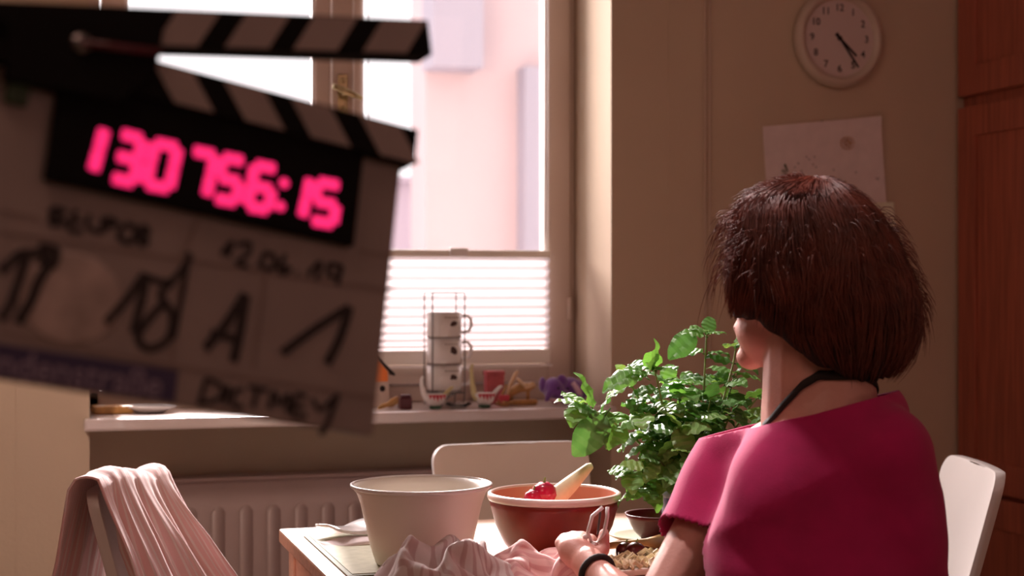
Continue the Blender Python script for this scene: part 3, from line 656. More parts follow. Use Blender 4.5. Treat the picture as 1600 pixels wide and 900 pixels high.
# glass saucer
gs = sl(716, 3.34); bm = B(); lathe(bm, [(0, 0), (.018, 0), (.030, .008), (.030, .010), (.017, .003), (0, .003)], n=32); o = obj('glass_saucer', bm, M['glass2'], smooth=True); o.location = gs; tag(o, 'small clear glass saucer between the two bird dishes', 'saucer')
# dark maroon box
t = thing('lacquer_box', 'tiny dark maroon box left of the bird dishes on the sill', 'box', sl(633, 3.34))
bm = B(); box(bm, (-.0135, -.012, 0), (.0135, .012, .026), .003); obj('box_body', bm, M['maroon'], t); bm = B(); box(bm, (-.012, -.011, .026), (.012, .011, .032), .003); obj('lid', bm, M['maroon'], t)
# orange house
oc = sl(590, 3.45); t = thing('toy_birdhouse', 'orange card toy house with dark slanting roof, half hidden behind the clapperboard', 'toy', oc)
bm = B(); prism(bm, [(-.04, .0), (.022, .0), (.022, .078), (-.009, .11), (-.04, .078)], -.02, .02, to=lambda p: Vector((p.x, p.z, p.y))); 
for f in bm.faces: pass
obj('house_body', bm, M['frame'], t)
bm = B(); prism(bm, [(-.035, .056), (.019, .056), (.019, .079), (-.008, .106), (-.035, .079)], -.023, -.0205, to=lambda p: Vector((p.x, p.z, p.y))); obj('orange_front', bm, M['orange'], t)
bm = B(); prism(bm, [(-.009, .117), (.034, .074), (.034, .069), (-.009, .111)], -.03, .025, to=lambda p: Vector((p.x, p.z, p.y))); obj('roof_panel', bm, M['ink'], t)
bm = B(); prism(bm, [(-.009, .117), (-.052, .074), (-.052, .069), (-.009, .111)], -.03, .025, to=lambda p: Vector((p.x, p.z, p.y))); obj('roof_panel', bm, M['ink'], t)
bm = B(); ell(bm, (.006, -.022, .040), (.007, .003, .007)); obj('round_hole', bm, M['ink'], t, smooth=True)
# driftwood left
for k, (px, ang, L, lb) in enumerate(((606, .35, .05, 'bent brown wooden stick lying on the sill beside the maroon box'), (618, -.1, .035, 'short brown stick behind the bent stick on the sill'))):
    bm = B(); tube(bm, [(-L/2, 0, .005), (-L/4, .003, .008), (0, -.002, .012), (L/4, 0, .020), (L/2, 0, .026)], [.004, .006, .005, .005, .003], 8); o = obj('wooden_stick', bm, M['wood'], smooth=True); o.location = sl(px, 3.33+.04*k); o.rotation_euler = (0, 0, ang); tag(o, lb, 'stick')
# carved wooden animal, red card behind
t = thing('wooden_toy', 'golden brown carved wooden toy figure between bird dish and purple elephant', 'toy', sl(812, 3.38))
bm = B(); box(bm, (-.040, -.012, 0), (.040, .012, .012), .004); obj('wooden_base', bm, M['wood'], t)
bm = B(); tube(bm, [(-.030, 0, .012), (-.022, 0, .028), (0, 0, .040), (.022, 0, .040), (.036, 0, .046)], [.006, .010, .012, .010, .007], 10); obj('carved_body', bm, M['wood'], t, smooth=True)
bm = B(); tube(bm, [(-.038, -.014, .018), (-.028, -.014, .045), (-.014, -.014, .072), (-.008, -.014, .078)], [.004, .006, .007, .004], 10, squash=.6); obj('upright_wing', bm, M['woodlight'], t, smooth=True)
for x in (-.02, .02):
    bm = B(); tube(bm, [(x, 0, .010), (x, 0, .036)], .004, 8); obj('leg', bm, M['wood'], t, smooth=True)
bm = B(); tube(bm, [(-.008, -.006, .060), (.012, -.006, .042), (.036, -.006, .046)], [.004, .008, .004], 8, squash=.6); obj('tail_piece', bm, M['woodlight'], t, smooth=True)
t = thing('toy_rocker', 'small dark red and brown wooden rocker leaning on the carved toy', 'toy', sl(789, 3.345))
bm = B(); tube(bm, [(-.022, 0, .008), (-.010, 0, .0035), (.006, 0, .0035), (.018, 0, .010)], .0035, 8); obj('rocker', bm, M['wood'], t, smooth=True)
bm = B(); tube(bm, [(-.016, 0, .006), (.004, 0, .050)], [.003, .003], 8); obj('strut', bm, M['wood'], t, smooth=True)
bm = B(); box(bm, (-.014, -.006, .012), (.010, .006, .026), .003); obj('red_seat', bm, M['redstripe'], t)
t = thing('gift_box', 'small pinkish red patterned box behind the yellow necked dish', 'box', sl(772, 3.44))
bm = B(); box(bm, (-.022, -.012, 0), (.022, .012, .066), .002); obj('box_body', bm, M['redpink'], t); bm = B(); box(bm, (-.0235, -.0135, .066), (.0235, .0135, .076), .002); obj('lid', bm, M['redpink'], t)
# left sill bits
t = thing('folded_cloth', 'pale curved dish lying on the sill under the blue edge of the clapperboard', 'dish', sl(235, 3.42))
bm = B(); lathe(bm, [(0, 0), (.03, 0), (.055, .012), (.057, .016), (.03, .005), (0, .004)], n=32); obj('dish_body', bm, M['white'], t, smooth=True); t.name = 'shallow_dish'
bm = B(); box(bm, (-.04, -.03, 0), (.04, .03, .016), .002); o = obj('paperback_book', bm, M['wood']); o.location = sl(175, 3.42); o.rotation_euler = (0, 0, .1); tag(o, 'brown paperback lying flat at the left end of the window sill', 'book')

# purple elephant plush
ec = sl(878, 3.385); t = thing('plush_elephant', 'purple plush elephant lying at the right end of the window sill', 'plush toy', ec)
bm = B(); ell(bm, (.022, .006, .033), (.036, .026, .028)); ell(bm, (-.022, -.004, .034), (.026, .024, .028)); ell(bm, (.052, .004, .030), (.014, .016, .024))
caps(bm, (.0, -.022, .020), (-.004, -.034, .010), .012, .010); caps(bm, (.034, -.016, .014), (.030, -.034, .012), .013, .011); caps(bm, (-.034, -.018, .030), (-.046, -.026, .012), .010, .006)
me = fuse(bm, .003, 3); obj('plush_body', me, M['purple'], t, smooth=True)
bm = B(); ell(bm, (-.004, -.012, .052), (.013, .006, .016)); obj('ear', bm, M['purple'], t, smooth=True)
bm = B(); ell(bm, (-.046, .004, .044), (.009, .012, .018)); obj('ear', bm, M['purple'], t, smooth=True)
bm = B(); tube(bm, [(-.040, -.030, .012), (-.028, -.036, .007), (-.016, -.034, .010)], [.003, .007, .004], 8); obj('tusk', bm, M['plushpink'], t, smooth=True)
bm = B(); tube(bm, [(.018, -.024, .050), (.030, -.032, .030), (.034, -.036, .022)], [.006, .007, .005], 8); obj('pale_paw', bm, M['plushpink'], t, smooth=True)
for x in (-.018, .004):
    bm = B(); ell(bm, (x, -.031+abs(x)*.25, .037), (.003,)*3); obj('eye', bm, M['ink'], t, smooth=True)

# ------------------------------------------------------------------ basil
pc = cf(.285, 2.44, TZ+.001)
ba = thing('basil_plant', 'bushy green basil plant in a dark blue pot on the table, left of the woman', 'plant', pc)
bm = B(); lathe(bm, [(0, 0), (.038, 0), (.040, .004), (.050, .094), (.052, .104), (.049, .104), (.047, .09), (0, .09)], n=40); obj('pot', bm, M['pot'], ba, smooth=True)
bm = B(); lathe(bm, [(.0505, .094), (.0535, .095), (.054, .105), (.050, .106), (.0495, .098)], n=40); obj('pot_rim', bm, M['potrim'], ba, smooth=True)
bm = B(); lathe(bm, [(.0468, .091), (0, .094)], n=32); obj('soil', bm, M['soil'], ba)
def leafmesh(name, m, seed):
    rg = random.Random(seed); bm = B(); nu, nw = 9, 6; V = []
    for i in range(nu+1):
        u = i/nu; wd = .46*max(.02, math.sin(PI*min(.995, u**.85*.99+.005)))**.55*(1-.18*u); row = []
        for j in range(nw+1):
            s = -1+2*j/nw
            e = abs(s)*wd; z = -.42*u*u+.18*u + .55*e - 1.5*e*e + .05*math.sin(u*17)*abs(s) + .05*math.sin(seed+u*3)
            row.append(bm.verts.new((s*wd, u, z)))
        V.append(row)
    for i in range(nu):
        for j in range(nw): bm.faces.new((V[i][j], V[i][j+1], V[i+1][j+1], V[i+1][j]))
    tube(bm, [(0, -.2, .0), (0, 0, 0)], .025, 4)
    bmesh.ops.remove_doubles(bm, verts=bm.verts, dist=1e-4)
    me = bpy.data.meshes.new(name); bm.to_mesh(me); bm.free(); me.materials.append(m)
    for p in me.polygons: p.use_smooth = True
    return me
leafs = [leafmesh('leaf', M[('leaf', 'leaf', 'leaf2', 'leaf3', 'leaf', 'leaf3')[k]], k) for k in range(6)]
rg = random.Random(11); nleaf = 0
def leaf(p, d, s, k=None, up=None, wx=1):
    """p local base, d direction (tip), s length"""
    global nleaf
    if nleaf >= 298: return
    if p.z+d.normalized().z*s < .112 and p.x > -.065: return
    nleaf += 1
    d = d.normalized(); up = up or Vector((rg.uniform(-.35, .35), rg.uniform(-.5, .2), 1)); x = d.cross(up).normalized(); z = x.cross(d).normalized()
    o = bpy.data.objects.new('leaf', leafs[rg.randrange(6) if k is None else k]); COL.objects.link(o); o.parent = ba
    s *= 1.32
    o.matrix_local = Matrix.Translation(p) @ Matrix((x, d, z)).transposed().to_4x4() @ Matrix.Diagonal((s*wx, s, s, 1))
stems = [ # tip px,py,D, mid px,py , leaf size
 (905, 632, 2.40, 985, 660, .042, 4), (1022, 575, 2.40, 1040, 650, .040, 5), (985, 600, 2.44, 1020, 655, .040, 4), (1104, 518, 2.46, 1100, 600, .032, 4), (1150, 540, 2.46, 1145, 600, .030, 4),
 (1147, 585, 2.50, 1140, 640, .034, 4), (1185, 620, 2.42, 1150, 660, .036, 4), (1060, 620, 2.42, 1070, 670, .038, 5), (1110, 625, 2.40, 1100, 670, .040, 5), (1030, 640, 2.46, 1050, 690, .038, 5),
 (1000, 650, 2.40, 1030, 700, .036, 5), (1090, 655, 2.37, 1090, 700, .040, 5), (1140, 650, 2.38, 1120, 700, .038, 5), (1165, 670, 2.36, 1135, 715, .036, 5), (1060, 670, 2.36, 1070, 715, .038, 5),
 (1015, 690, 2.40, 1045, 725, .034, 5), (985, 738, 2.40, 1030, 730, .032, 4), (1000, 765, 2.38, 1020, 745, .032, 5), (1030, 720, 2.36, 1050, 740, .034, 5), (1110, 700, 2.34, 1100, 735, .036, 5), (1075, 710, 2.34, 1080, 740, .034, 5), (1150, 710, 2.44, 1120, 740, .036, 4), (1045, 745, 2.36, 1060, 750, .030, 4), (1120, 600, 2.50, 1110, 650, .036, 4), (1080, 600, 2.50, 1090, 650, .036, 4), (1040, 595, 2.50, 1060, 650, .036, 4)]
for k, (px, py, D, mx, my, ls, npair) in enumerate(stems):
    tip = at(px, py, D)-pc; mid = at(mx, my, (D+2.44)/2)-pc; r0 = Vector((rg.uniform(-.025, .025), rg.uniform(-.025, .025), .09))
    q = []
    for i in range(13):
        t = i/12; q.append(r0*(1-t)**2 + mid*2*t*(1-t) + tip*t*t + (mid-(r0+tip)/2)*.0)
    bm = B(); tube(bm, q, [.0026-.0014*i/12 for i in range(13)], 6); obj('stem', bm, M['stem'], ba, smooth=True)
    for j in range(npair):
        t = 1-.17*j-.02; i = max(1, min(11, int(t*12))); p = q[i].lerp(q[i+1], t*12-i) if i < 12 else q[12]
        tg_ = (q[min(12, i+1)]-q[i-1]).normalized(); a = j*PI/2+rg.uniform(-.4, .4)+k
        sd_ = tg_.orthogonal().normalized(); sd_ = Matrix.Rotation(a, 3, tg_) @ sd_
        s = ls*(1.0 if j else .95)*rg.uniform(.75, 1.15)*(1-.09*max(0, j-2))
        for sg in (1, -1): leaf(p+sd_*sg*.005, sd_*sg+tg_*(.5 if j == 0 else .25)+Vector((0, 0, -.15)), s)
    leaf(q[12], (q[12]-q[10]).normalized()+Vector((rg.uniform(-.5, .5), rg.uniform(-.5, .5), -.1)), ls*.7); leaf(q[12], Vector((rg.uniform(-1, 1), -.5, .3)), ls*.5, 2)
# the prominent sprig leaves at the left, in their places
for (px, py, tx, ty, D, s) in ((922, 640, 915, 588, 2.38, .055), (935, 650, 898, 630, 2.38, .042), (945, 650, 905, 705, 2.37, .055), (960, 650, 925, 668, 2.38, .036), (1012, 580, 1030, 540, 2.38, .045), (1000, 585, 948, 600, 2.40, .052), (1010, 590, 985, 572, 2.40, .045), (1085, 520, 1050, 552, 2.45, .045), (1000, 665, 975, 665, 2.37, .028), (1100, 525, 1072, 516, 2.44, .034), (1110, 524, 1130, 516, 2.44, .034)):
    a = at(px, py, D)-pc; b = at(tx, ty, D-.01)-pc; leaf(a, b-a, (b-a).length/1.15, (0, 3, 1, 5)[px % 4], Vector((0.5, -.5, .8)), .8)
for _ in range(400):
    if nleaf >= 296: break
   
    a = at(rg.uniform(1005, 1185), rg.uniform(615, 745), rg.uniform(2.34, 2.48))-pc; leaf(a, Vector((rg.uniform(-1, 1), rg.uniform(-1, .3), rg.uniform(-.5, .4))), rg.uniform(.024, .036))

# ------------------------------------------------------------------ clapperboard
hv = Vector((1.778, 1, -.385)).normalized()    # (x, D, z) camera frame, along the board to its right
dv = Vector((-.085, -.235, -1)); dv = (dv-hv*dv.dot(hv)).normalized()
W3 = lambda v: F*v.y + R*v.x + Vector((0, 0, v.z))
hw, dw = W3(hv), W3(dv); nw = hw.cross(-dw).normalized()     # toward camera
P0 = at(600, 450, 1.15)
if nw.dot(-F) < 0: nw = -nw
def sp(px, py):
    d = at(px, py, 1.0)-Vector((0, 0, CAMZ)); d = d; o_ = Vector((0, 0, CAMZ))
    t = (P0-o_).dot(nw)/d.dot(nw); q = o_+d*t-P0; return (q.dot(hw), q.dot(-dw))
CB = Matrix((hw, -dw, nw)).transposed().to_4x4()
cb = thing('clapperboard', 'digital film clapperboard held up close at the left, with glowing pink-red timecode', 'clapperboard', P0); cb.rotation_euler = CB.to_euler()
def cp(name, bm, m, par=None, **k): return obj(name, bm, m, par or cb, **k)
def pxpoly(pts): return [sp(*p) for p in pts]
T = sp(618, 262)[1]; Bt = sp(575, 680)[1]; LX = -.325
bm = B(); box(bm, (LX, Bt, -.010), (0.004, T+.012, 0), .002); cp('board', bm, M['slate'])
# display housing
a = sp(76, 170); b_ = sp(70, 290); c_ = sp(548, 383); d_ = sp(560, 262)
dx0, dx1 = (a[0]+b_[0])/2, (c_[0]+d_[0])/2; dz0 = (b_[1]+c_[1])/2; dz1 = d_[1]+.02
bm = B(); box(bm, (dx0, dz0, .0005), (dx1, T+.004, .008), .002); disp = cp('display_window', bm, M['black'])
# lower clap stick
st = .030; l0 = T+.002; l1 = l0+sp(510, 182)[1]-sp(510, 240)[1]
sx1 = sp(640, 240)[0]
bm = B(); box(bm, (LX, l0, -.012), (sx1, l1, .012), .0015); stk = cp('lower_stick', bm, M['black'])
sh = l1-l0
for px in (225, 336, 440, 548):
    x = sp(px, 130+(px-225)*.27)[0]; wd = sp(px+62, 130+(px+62-225)*.27)[0]-x
    bm = B(); prism(bm, [(x, l1-.0015), (x+wd, l1-.0015), (x+wd+.020, l0+.001), (x+.020, l0+.001)], .0121, .0126); cp('white_stripe', bm, M['slate'], stk)
# upper stick, opened
u0 = sp(120, 77); u1 = sp(665, 93); ang = math.atan2(u1[1]-u0[1], u1[0]-u0[0]); U = Matrix.Translation((u0[0], u0[1], 0)) @ Matrix.Rotation(ang, 4, 'Z'); L = math.hypot(u1[0]-u0[0], u1[1]-u0[1])
bm = B(); box(bm, (-.06, .0, -.012), (L, sh, .012), .0015); bm.transform(U); up_ = cp('upper_stick', bm, M['black'])
Ui = U.inverted()
for px in (232, 342, 448, 556):
    p = Ui @ Vector((*sp(px, 84), 0)); q = Ui @ Vector((*sp(px+68, 86), 0)); x, wd = p.x, q.x-p.x
    bm = B(); prism(bm, [(x, .001), (x+wd, .001), (x+wd+.020, sh-.0015), (x+.020, sh-.0015)], .0121, .0126); bm.transform(U); cp('white_stripe', bm, M['slate'], up_)
# hinge block
h0 = sp(20, 100); bm = B(); prism(bm, [sp(8, 30), sp(250, 30), sp(235, 118), sp(180, 165), sp(5, 130)], -.014, .014); cp('hinge_block', bm, M['black'])
bm = B(); tube(bm, [(*sp(118, 78), .016), (*sp(240, 92), .016)], .003, 8); cp('hinge_rod', bm, M['maroon'], smooth=True)
bm = B(); lathe(bm, [(0, 0), (.007, 0), (.0065, .003), (0, .004)], (*sp(118, 77), .014), n=16); cp('hinge_bolt', bm, M['steel'], smooth=True)
bm = B(); box(bm, (*sp(5, 160), .0005), (*sp(45, 135), .006)); cp('green_switch', bm, M['green_d'])
# seven segment digits
SEG = {'0': 'abcdef', '1': 'bc', '3': 'abgcd', '7': 'abc', '5': 'afgcd', '6': 'afgedc'}
def digit(ch, tl, tr, bl_, r, nm='led_digit'):
    tl, tr, bl_ = (Vector(sp(*q)) for q in (tl, tr, bl_)); br = bl_+(tr-tl); ml = (tl+bl_)/2; mr = (tr+br)/2
    S = dict(a=(tl, tr), b=(tr, mr), c=(mr, br), d=(bl_, br), e=(ml, bl_), f=(tl, ml), g=(ml, mr)); bm = B()
    for s in SEG[ch]:
        p, q = S[s]; d = (q-p)*.06
        tube(bm, [(*(p+d*.2), .0095), (*(p+d), .0095), (*(q-d), .0095), (*(q-d*.2), .0095)], [r*.6, r, r, r*.6], 8, squash=1)
    for v in bm.verts: v.co.z = .0085+(v.co.z-.0095)*.15
    cp(nm, bm, M['led'], disp, smooth=True)
r_ = .0042
digit('1', (130, 204), (158, 206), (112, 270), r_)
digit('3', (184, 214), (217, 222), (170, 282), r_); digit('0', (236, 228), (272, 235), (222, 292), r_)
digit('7', (296, 240), (330, 247), (282, 304), r_); digit('5', (342, 250), (374, 256), (330, 314), r_)
digit('6', (392, 262), (424, 268), (380, 326), r_); digit('1', (455, 280), (478, 283), (442, 340), r_); digit('5', (490, 288), (523, 294), (480, 348), r_)
for px, py in ((437, 290), (431, 326)):
    bm = B(); ell(bm, (*sp(px, py), .0085), (.0038, .0038, .0008)); cp('led_colon', bm, M['led'], disp, smooth=True)
# ruled lines
def line(pts, w_=.0012, m='grey_ln', nm='ruled_line', z=.0006):
    bm = B(); q = [Vector((*sp(*p), z)) for p in pts]
    # smooth by subdivision
    if len(q) > 2:
        s = []
        for i in range(len(q)-1):
            p0, p1, p2, p3 = q[max(0, i-1)], q[i], q[i+1], q[min(len(q)-1, i+2)]
            for k in range(5):
                t = k/5; s.append(.5*((2*p1)+(p2-p0)*t+(2*p0-5*p1+4*p2-p3)*t*t+(-p0+3*p1-3*p2+p3)*t**3))
        s.append(q[-1]); q = s
    tube(bm, q, w_, 6)
    for v in bm.verts: v.co.z = z+(v.co.z-z)*.2
    return cp(nm, bm, M[m])
line([(0, 362), (300, 408), (615, 455)]); line([(0, 330), (60, 342)]); line([(285, 392), (262, 625)]); line([(415, 425), (395, 575)]); line([(0, 520), (275, 572), (590, 622)]); line([(310, 340), (285, 400)])
line([(560, 392), (610, 400)])
H = lambda pts, w_=.0019: line(pts, w_, 'ink', 'handwriting', .001)
# top left field, blurred capitals
H([(80, 325), (78, 350)]); H([(80, 325), (100, 330), (86, 340), (102, 348), (78, 352)]); H([(118, 328), (108, 358), (128, 362)]); H([(112, 343), (128, 347)]); H([(140, 335), (138, 355), (158, 362), (160, 340)]); H([(165, 340), (162, 362)]); H([(165, 340), (182, 348), (166, 356)])
H([(192, 352), (186, 372), (205, 378), (212, 358), (195, 350)], .0022); H([(222, 352), (218, 380)], .0022); H([(222, 352), (232, 362), (220, 368), (230, 378), (216, 384)], .0022)
# date
H([(345, 398), (362, 378), (356, 402)]); H([(370, 384), (388, 380), (388, 395), (370, 412), (388, 416)]); H([(400, 414), (402, 416)], .0022); H([(412, 396), (408, 416), (424, 420), (428, 400), (412, 396)]); H([(446, 398), (436, 416), (440, 428), (452, 420), (438, 416)]); H([(462, 426), (464, 428)], .0022)
H([(480, 430), (500, 410), (494, 438)]); H([(530, 416), (514, 414), (514, 430), (530, 430), (532, 414), (526, 446)])
# large takes
H([(0, 425), (40, 395), (18, 470), (0, 500)], .0032); H([(40, 395), (75, 400), (62, 415)], .003); H([(78, 412), (60, 440), (48, 470), (28, 505)], .0036); H([(60, 385), (88, 392), (80, 420)], .0028)
H([(165, 505), (200, 465), (228, 430), (208, 520)], .0030); H([(222, 430), (265, 440), (298, 400)], .0024); H([(270, 440), (250, 462), (268, 490), (262, 530), (232, 545), (215, 525), (240, 490), (262, 470)], .0028); H([(295, 395), (284, 460), (270, 530)], .0022)
H([(320, 545), (350, 510), (382, 460)], .0036); H([(384, 460), (374, 520), (364, 565)], .0036); H([(328, 520), (376, 532)], .0030)
H([(440, 552), (490, 515), (545, 480)], .0034); H([(546, 480), (530, 530), (510, 568)], .0036)
# name at the bottom
H([(322, 592), (312, 628)]); H([(322, 592), (348, 605), (338, 625), (308, 630)]); H([(358, 602), (350, 632)]); H([(380, 608), (366, 612), (364, 634), (380, 636)]); H([(388, 604), (418, 610)]); H([(402, 608), (394, 638)]); H([(420, 640), (428, 612), (436, 632), (450, 616), (448, 646)]); H([(478, 620), (462, 618), (458, 648), (478, 650)]); H([(460, 634), (474, 636)]); H([(488, 622), (500, 640), (528, 616)]); H([(528, 616), (508, 668), (498, 678)], .0022)
# smudge
bm = B(); q = sp(110, 465); ell(bm, (q[0], q[1], .0002), (.036, .032, .0004)); cp('wiped_smudge', bm, mat('smudge_grey', (.40, .31, .28), .8, noise_amt=.3, nscale=40), smooth=True)
# navy tape with printed name
ta, tb_ = sp(0, 565), sp(275, 605); ang = math.atan2(tb_[1]-ta[1], tb_[0]-ta[0]); tw = (sp(200, 570)[1]-sp(200, 622)[1])/2
Tm = Matrix.Translation(((tb_[0]+LX)/2, ta[1]+(tb_[1]-ta[1])*.5, 0)) @ Matrix.Rotation(ang, 4, 'Z'); hl = (tb_[0]-LX)/2
bm = B(); box(bm, (-hl, -tw, .0003), (hl, tw, .0012)); bm.transform(Tm); tp = cp('navy_tape', bm, M['blue'])
bm = text_bm('Lindenstraße', .026, .0003, .0002); xs = [v.co.x for v in bm.verts]; bm.transform(Tm @ Matrix.Translation((.014, -.002, .0016)) @ Matrix.Diagonal((.95, 1, 1, 1))); cp('tape_lettering', bm, M['tapetxt'], tp)

# ------------------------------------------------------------------ woman
WX, WD = .40, 2.03
wo = thing('person', 'person seen from behind in a magenta top, with a reddish brown bob, peeling vegetables', 'person', cf(WX, WD, 0), -YAW)
def L_(x, D, z): return Vector((x-WX, D-WD, z))
BY = math.radians(40)       # torso yaw to the left
RB = Matrix.Rotation(BY, 3, 'Z')
def OE(bm, c, r, yaw=BY, tilt=0, u=24, v=16): ell(bm, L_(*c), r, Matrix.Rotation(yaw, 3, 'Z') @ Matrix.Rotation(tilt, 3, 'X'), u, v)
LS, RS = (.310, 2.125, .922), (.476, 1.945, .950)
LE, RE = (.182, 2.005, .735), (.512, 1.985, .70)
LW, RW = (.117, 2.145, .774), (.34, 2.23, .79)
FY = math.radians(60); fd = Vector((-math.sin(FY), math.cos(FY), 0)); fs = Vector((math.cos(FY), math.sin(FY), 0))   # face forward, her right
HC = Vector((.398, 2.055, 1.186))
def hp_(f, s, u): return HC+fd*(f*1.12)+fs*s+Vector((0, 0, u))          # head-frame -> cam frame
# ----- body
bm = B()
OE(bm, (.400, 2.035, .84), (.130, .085, .17)); OE(bm, (.400, 2.04, .66), (.125, .090, .17)); OE(bm, (.400, 2.04, .53), (.155, .115, .10))
OE(bm, (.398, 2.03, .925), (.145, .062, .075))
caps(bm, L_(.402, 2.03, .93), L_(.396, 2.045, 1.10), .076, .060); caps(bm, L_(.405, 2.02, .96), L_(.425, 2.02, 1.03), .08, .055)
caps(bm, L_(.405, 2.03, .985), L_(*LS)+Vector((.02, -.02, .01)), .045, .042); caps(bm, L_(.415, 2.02, .985), L_(*RS)+Vector((-.02, .02, .0)), .045, .040)
caps(bm, L_(*LS), L_(*LE), .043, .034); caps(bm, L_(*LE), L_(*LW), .034, .021)
caps(bm, L_(*RS), L_(*RE), .043, .034); caps(bm, L_(*RE), L_(*RW), .034, .022)
# head
def HE(f, s, u, r, t=0): ell(bm, L_(*hp_(f, s, u)), r, Matrix.Rotation(FY, 3, 'Z') @ Matrix.Rotation(t, 3, 'X'), 24, 16)
HE(-.01, 0, .022, (.074, .092, .085)); HE(.030, 0, -.030, (.062, .062, .080)); HE(.048, 0, -.085, (.040, .042, .040)); HE(.020, 0, -.072, (.054, .055, .036))
HE(.074, 0, -.110, (.022, .020, .018)); HE(.086, 0, -.030, (.011, .014, .022), -.3); HE(.092, 0, -.042, (.012, .010, .009)); HE(.078, 0, .012, (.050, .016, .012))
HE(.084, 0, -.070, (.022, .012, .010)); HE(.068, .034, -.035, (.022, .022, .022)); HE(.068, -.034, -.035, (.022, .022, .022))
for s in (-1, 1): HE(.0, s*.074, -.022, (.007, .016, .030), .1)
HE(.040, 0, -.072, (.052, .058, .048)); HE(.015, 0, -.085, (.055, .055, .040))
# left hand (fist round the peeler)
lw = L_(*LW); pk = L_(.096, 2.190, .790)      # palm
caps(bm, lw, lw.lerp(pk, .5), .022, .024)
ell(bm, pk, (.034, .026, .024), Matrix.Rotation(-.2, 3, 'Z') @ Matrix.Rotation(.5, 3, 'Y'))
for i in range(4):
    k0 = pk+Vector((-.026+.013*i, .014, .014+.004*i-.0015*i*i)); c0 = [.021, .024, .023, .019][i]
    k1 = k0+Vector((.006, c0, .004)); k2 = k1+Vector((.012, .004, -.018)); k3 = k2+Vector((.006, -.014, -.006))
    caps(bm, pk+Vector((-.018+.010*i, -.002, .002)), k0, .011, .0098); caps(bm, k0, k1, .0095, .0085); caps(bm, k1, k2, .0085, .0078); caps(bm, k2, k3, .0078, .007)
th0 = pk+Vector((.018, -.012, -.006)); caps(bm, th0, th0+Vector((.016, .010, .014)), .012, .0105); caps(bm, th0+Vector((.016, .010, .014)), th0+Vector((.018, .022, .034)), .0105, .0085)
# right hand, resting on the table behind her
rw = L_(*RW); rp = rw+Vector((-.04, .045, .0)); ell(bm, rp, (.036, .040, .016), Matrix.Rotation(.7, 3, 'Z')); caps(bm, rw, rp, .021, .018)
for i in range(4):
    k0 = rp+Vector((-.040+.016*i, .016+.010*i, .002)); k1 = k0+Vector((-.016, .022, -.001)); caps(bm, rp, k0, .012, .009); caps(bm, k0, k1, .009, .008); caps(bm, k1, k1+Vector((-.008, .018, -.010)), .008, .007)
caps(bm, rp+Vector((-.02, -.02, 0)), rp+Vector((-.048, -.012, -.002)), .011, .009)
me = fuse(bm, .0036, 5, .5); body = obj('body', me, M['skin'], wo, smooth=True)
# face parts
for s in (-1, 1):
    bm = B(); ell(bm, L_(*hp_(.082, s*.030, -.006)), (.011,)*3); obj('eye', bm, M['eye'], wo, smooth=True)
    bm = B(); ell(bm, L_(*hp_(.0895, s*.031, -.007)), (.005,)*3); obj('iris', bm, M['iris'], wo, smooth=True)
bm = B(); ell(bm, L_(*hp_(.088, 0, -.070)), (.020, .005, .006), Matrix.Rotation(FY, 3, 'Z')); obj('lips', bm, M['lips'], wo, smooth=True)
# ----- shirt
bm = B()
OE(bm, (.402, 2.03, .82), (.165, .105, .20)); OE(bm, (.404, 2.02, .90), (.158, .088, .11)); OE(bm, (.44, 1.99, .84), (.11, .085, .16)); OE(bm, (.45, 1.975, .72), (.12, .09, .20)); OE(bm, (.405, 2.03, .66), (.165, .128, .20)); OE(bm, (.405, 2.035, .54), (.165, .125, .09))
caps(bm, L_(.40, 2.03, .975), L_(*LS)+Vector((.0, 0, .006)), .060, .054); caps(bm, L_(.425, 2.01, .980), L_(*RS)+Vector((-.004, 0, .0)), .066, .052); caps(bm, L_(.43, 2.01, .99), L_(.43, 2.01, 1.03), .055, .05)
ls, le = L_(*LS), L_(*LE); caps(bm, ls, ls.lerp(le, .56), .056, .052)
rs, re = L_(*RS), L_(*RE); caps(bm, rs, rs.lerp(re, .85), .058, .052); caps(bm, rs+Vector((-.03, .02, -.08)), re+Vector((-.02, .02, .02)), .06, .058)
caps(bm, L_(.315, 2.03, .82), L_(.312, 2.03, .58), .072, .086); caps(bm, L_(.44, 2.02, .985), L_(.462, 2.015, 1.0), .058, .050)
caps(bm, ls.lerp(le, .50)+Vector((.020, -.0, .0)), L_(.285, 2.03, .76), .050, .062); caps(bm, ls.lerp(le, .3)+Vector((.020, -.0, .0)), L_(.32, 2.02, .70), .050, .075)
for q_ in (.0, .15, .3, .42):
    caps(bm, ls.lerp(le, q_)+Vector((.018, -.020, -.006)), L_(.355, 1.99, .90-.20*q_), .050-.01*q_, .060)
for q_ in (.1, .25, .4, .5):
    caps(bm, ls.lerp(le, q_)+Vector((.03, -.01, -.01)), L_(.36, 2.03, .90-.22*q_), .054-.01*q_, .080)
caps(bm, L_(.404, 2.03, .96), L_(.405, 2.04, 1.06), .075, .070)
me = fuse(bm, .006, 26, .7)
bm = B(); bm.from_mesh(me)
for v in bm.verts:
    p = v.co; n = v.normal
    q = Vector((p.x*7+p.z*5, p.y*7, p.z*3)); d = .0080*noise.noise(q*1.3)+.0060*(1-abs(noise.noise(Vector((p.x*5-p.z*7, p.y*5, p.z*5+2))))*3)
    # drape folds radiating from left armpit and down the right side
    d += .0065*math.sin((p.x*.6+p.z*1.0)*95+3*noise.noise(p*6))*max(0, min(1, (.90-p.z)*8))*max(0, noise.noise(p*4+Vector((3, 3, 3)))+.35)
    v.co = p+n*(d+.006)
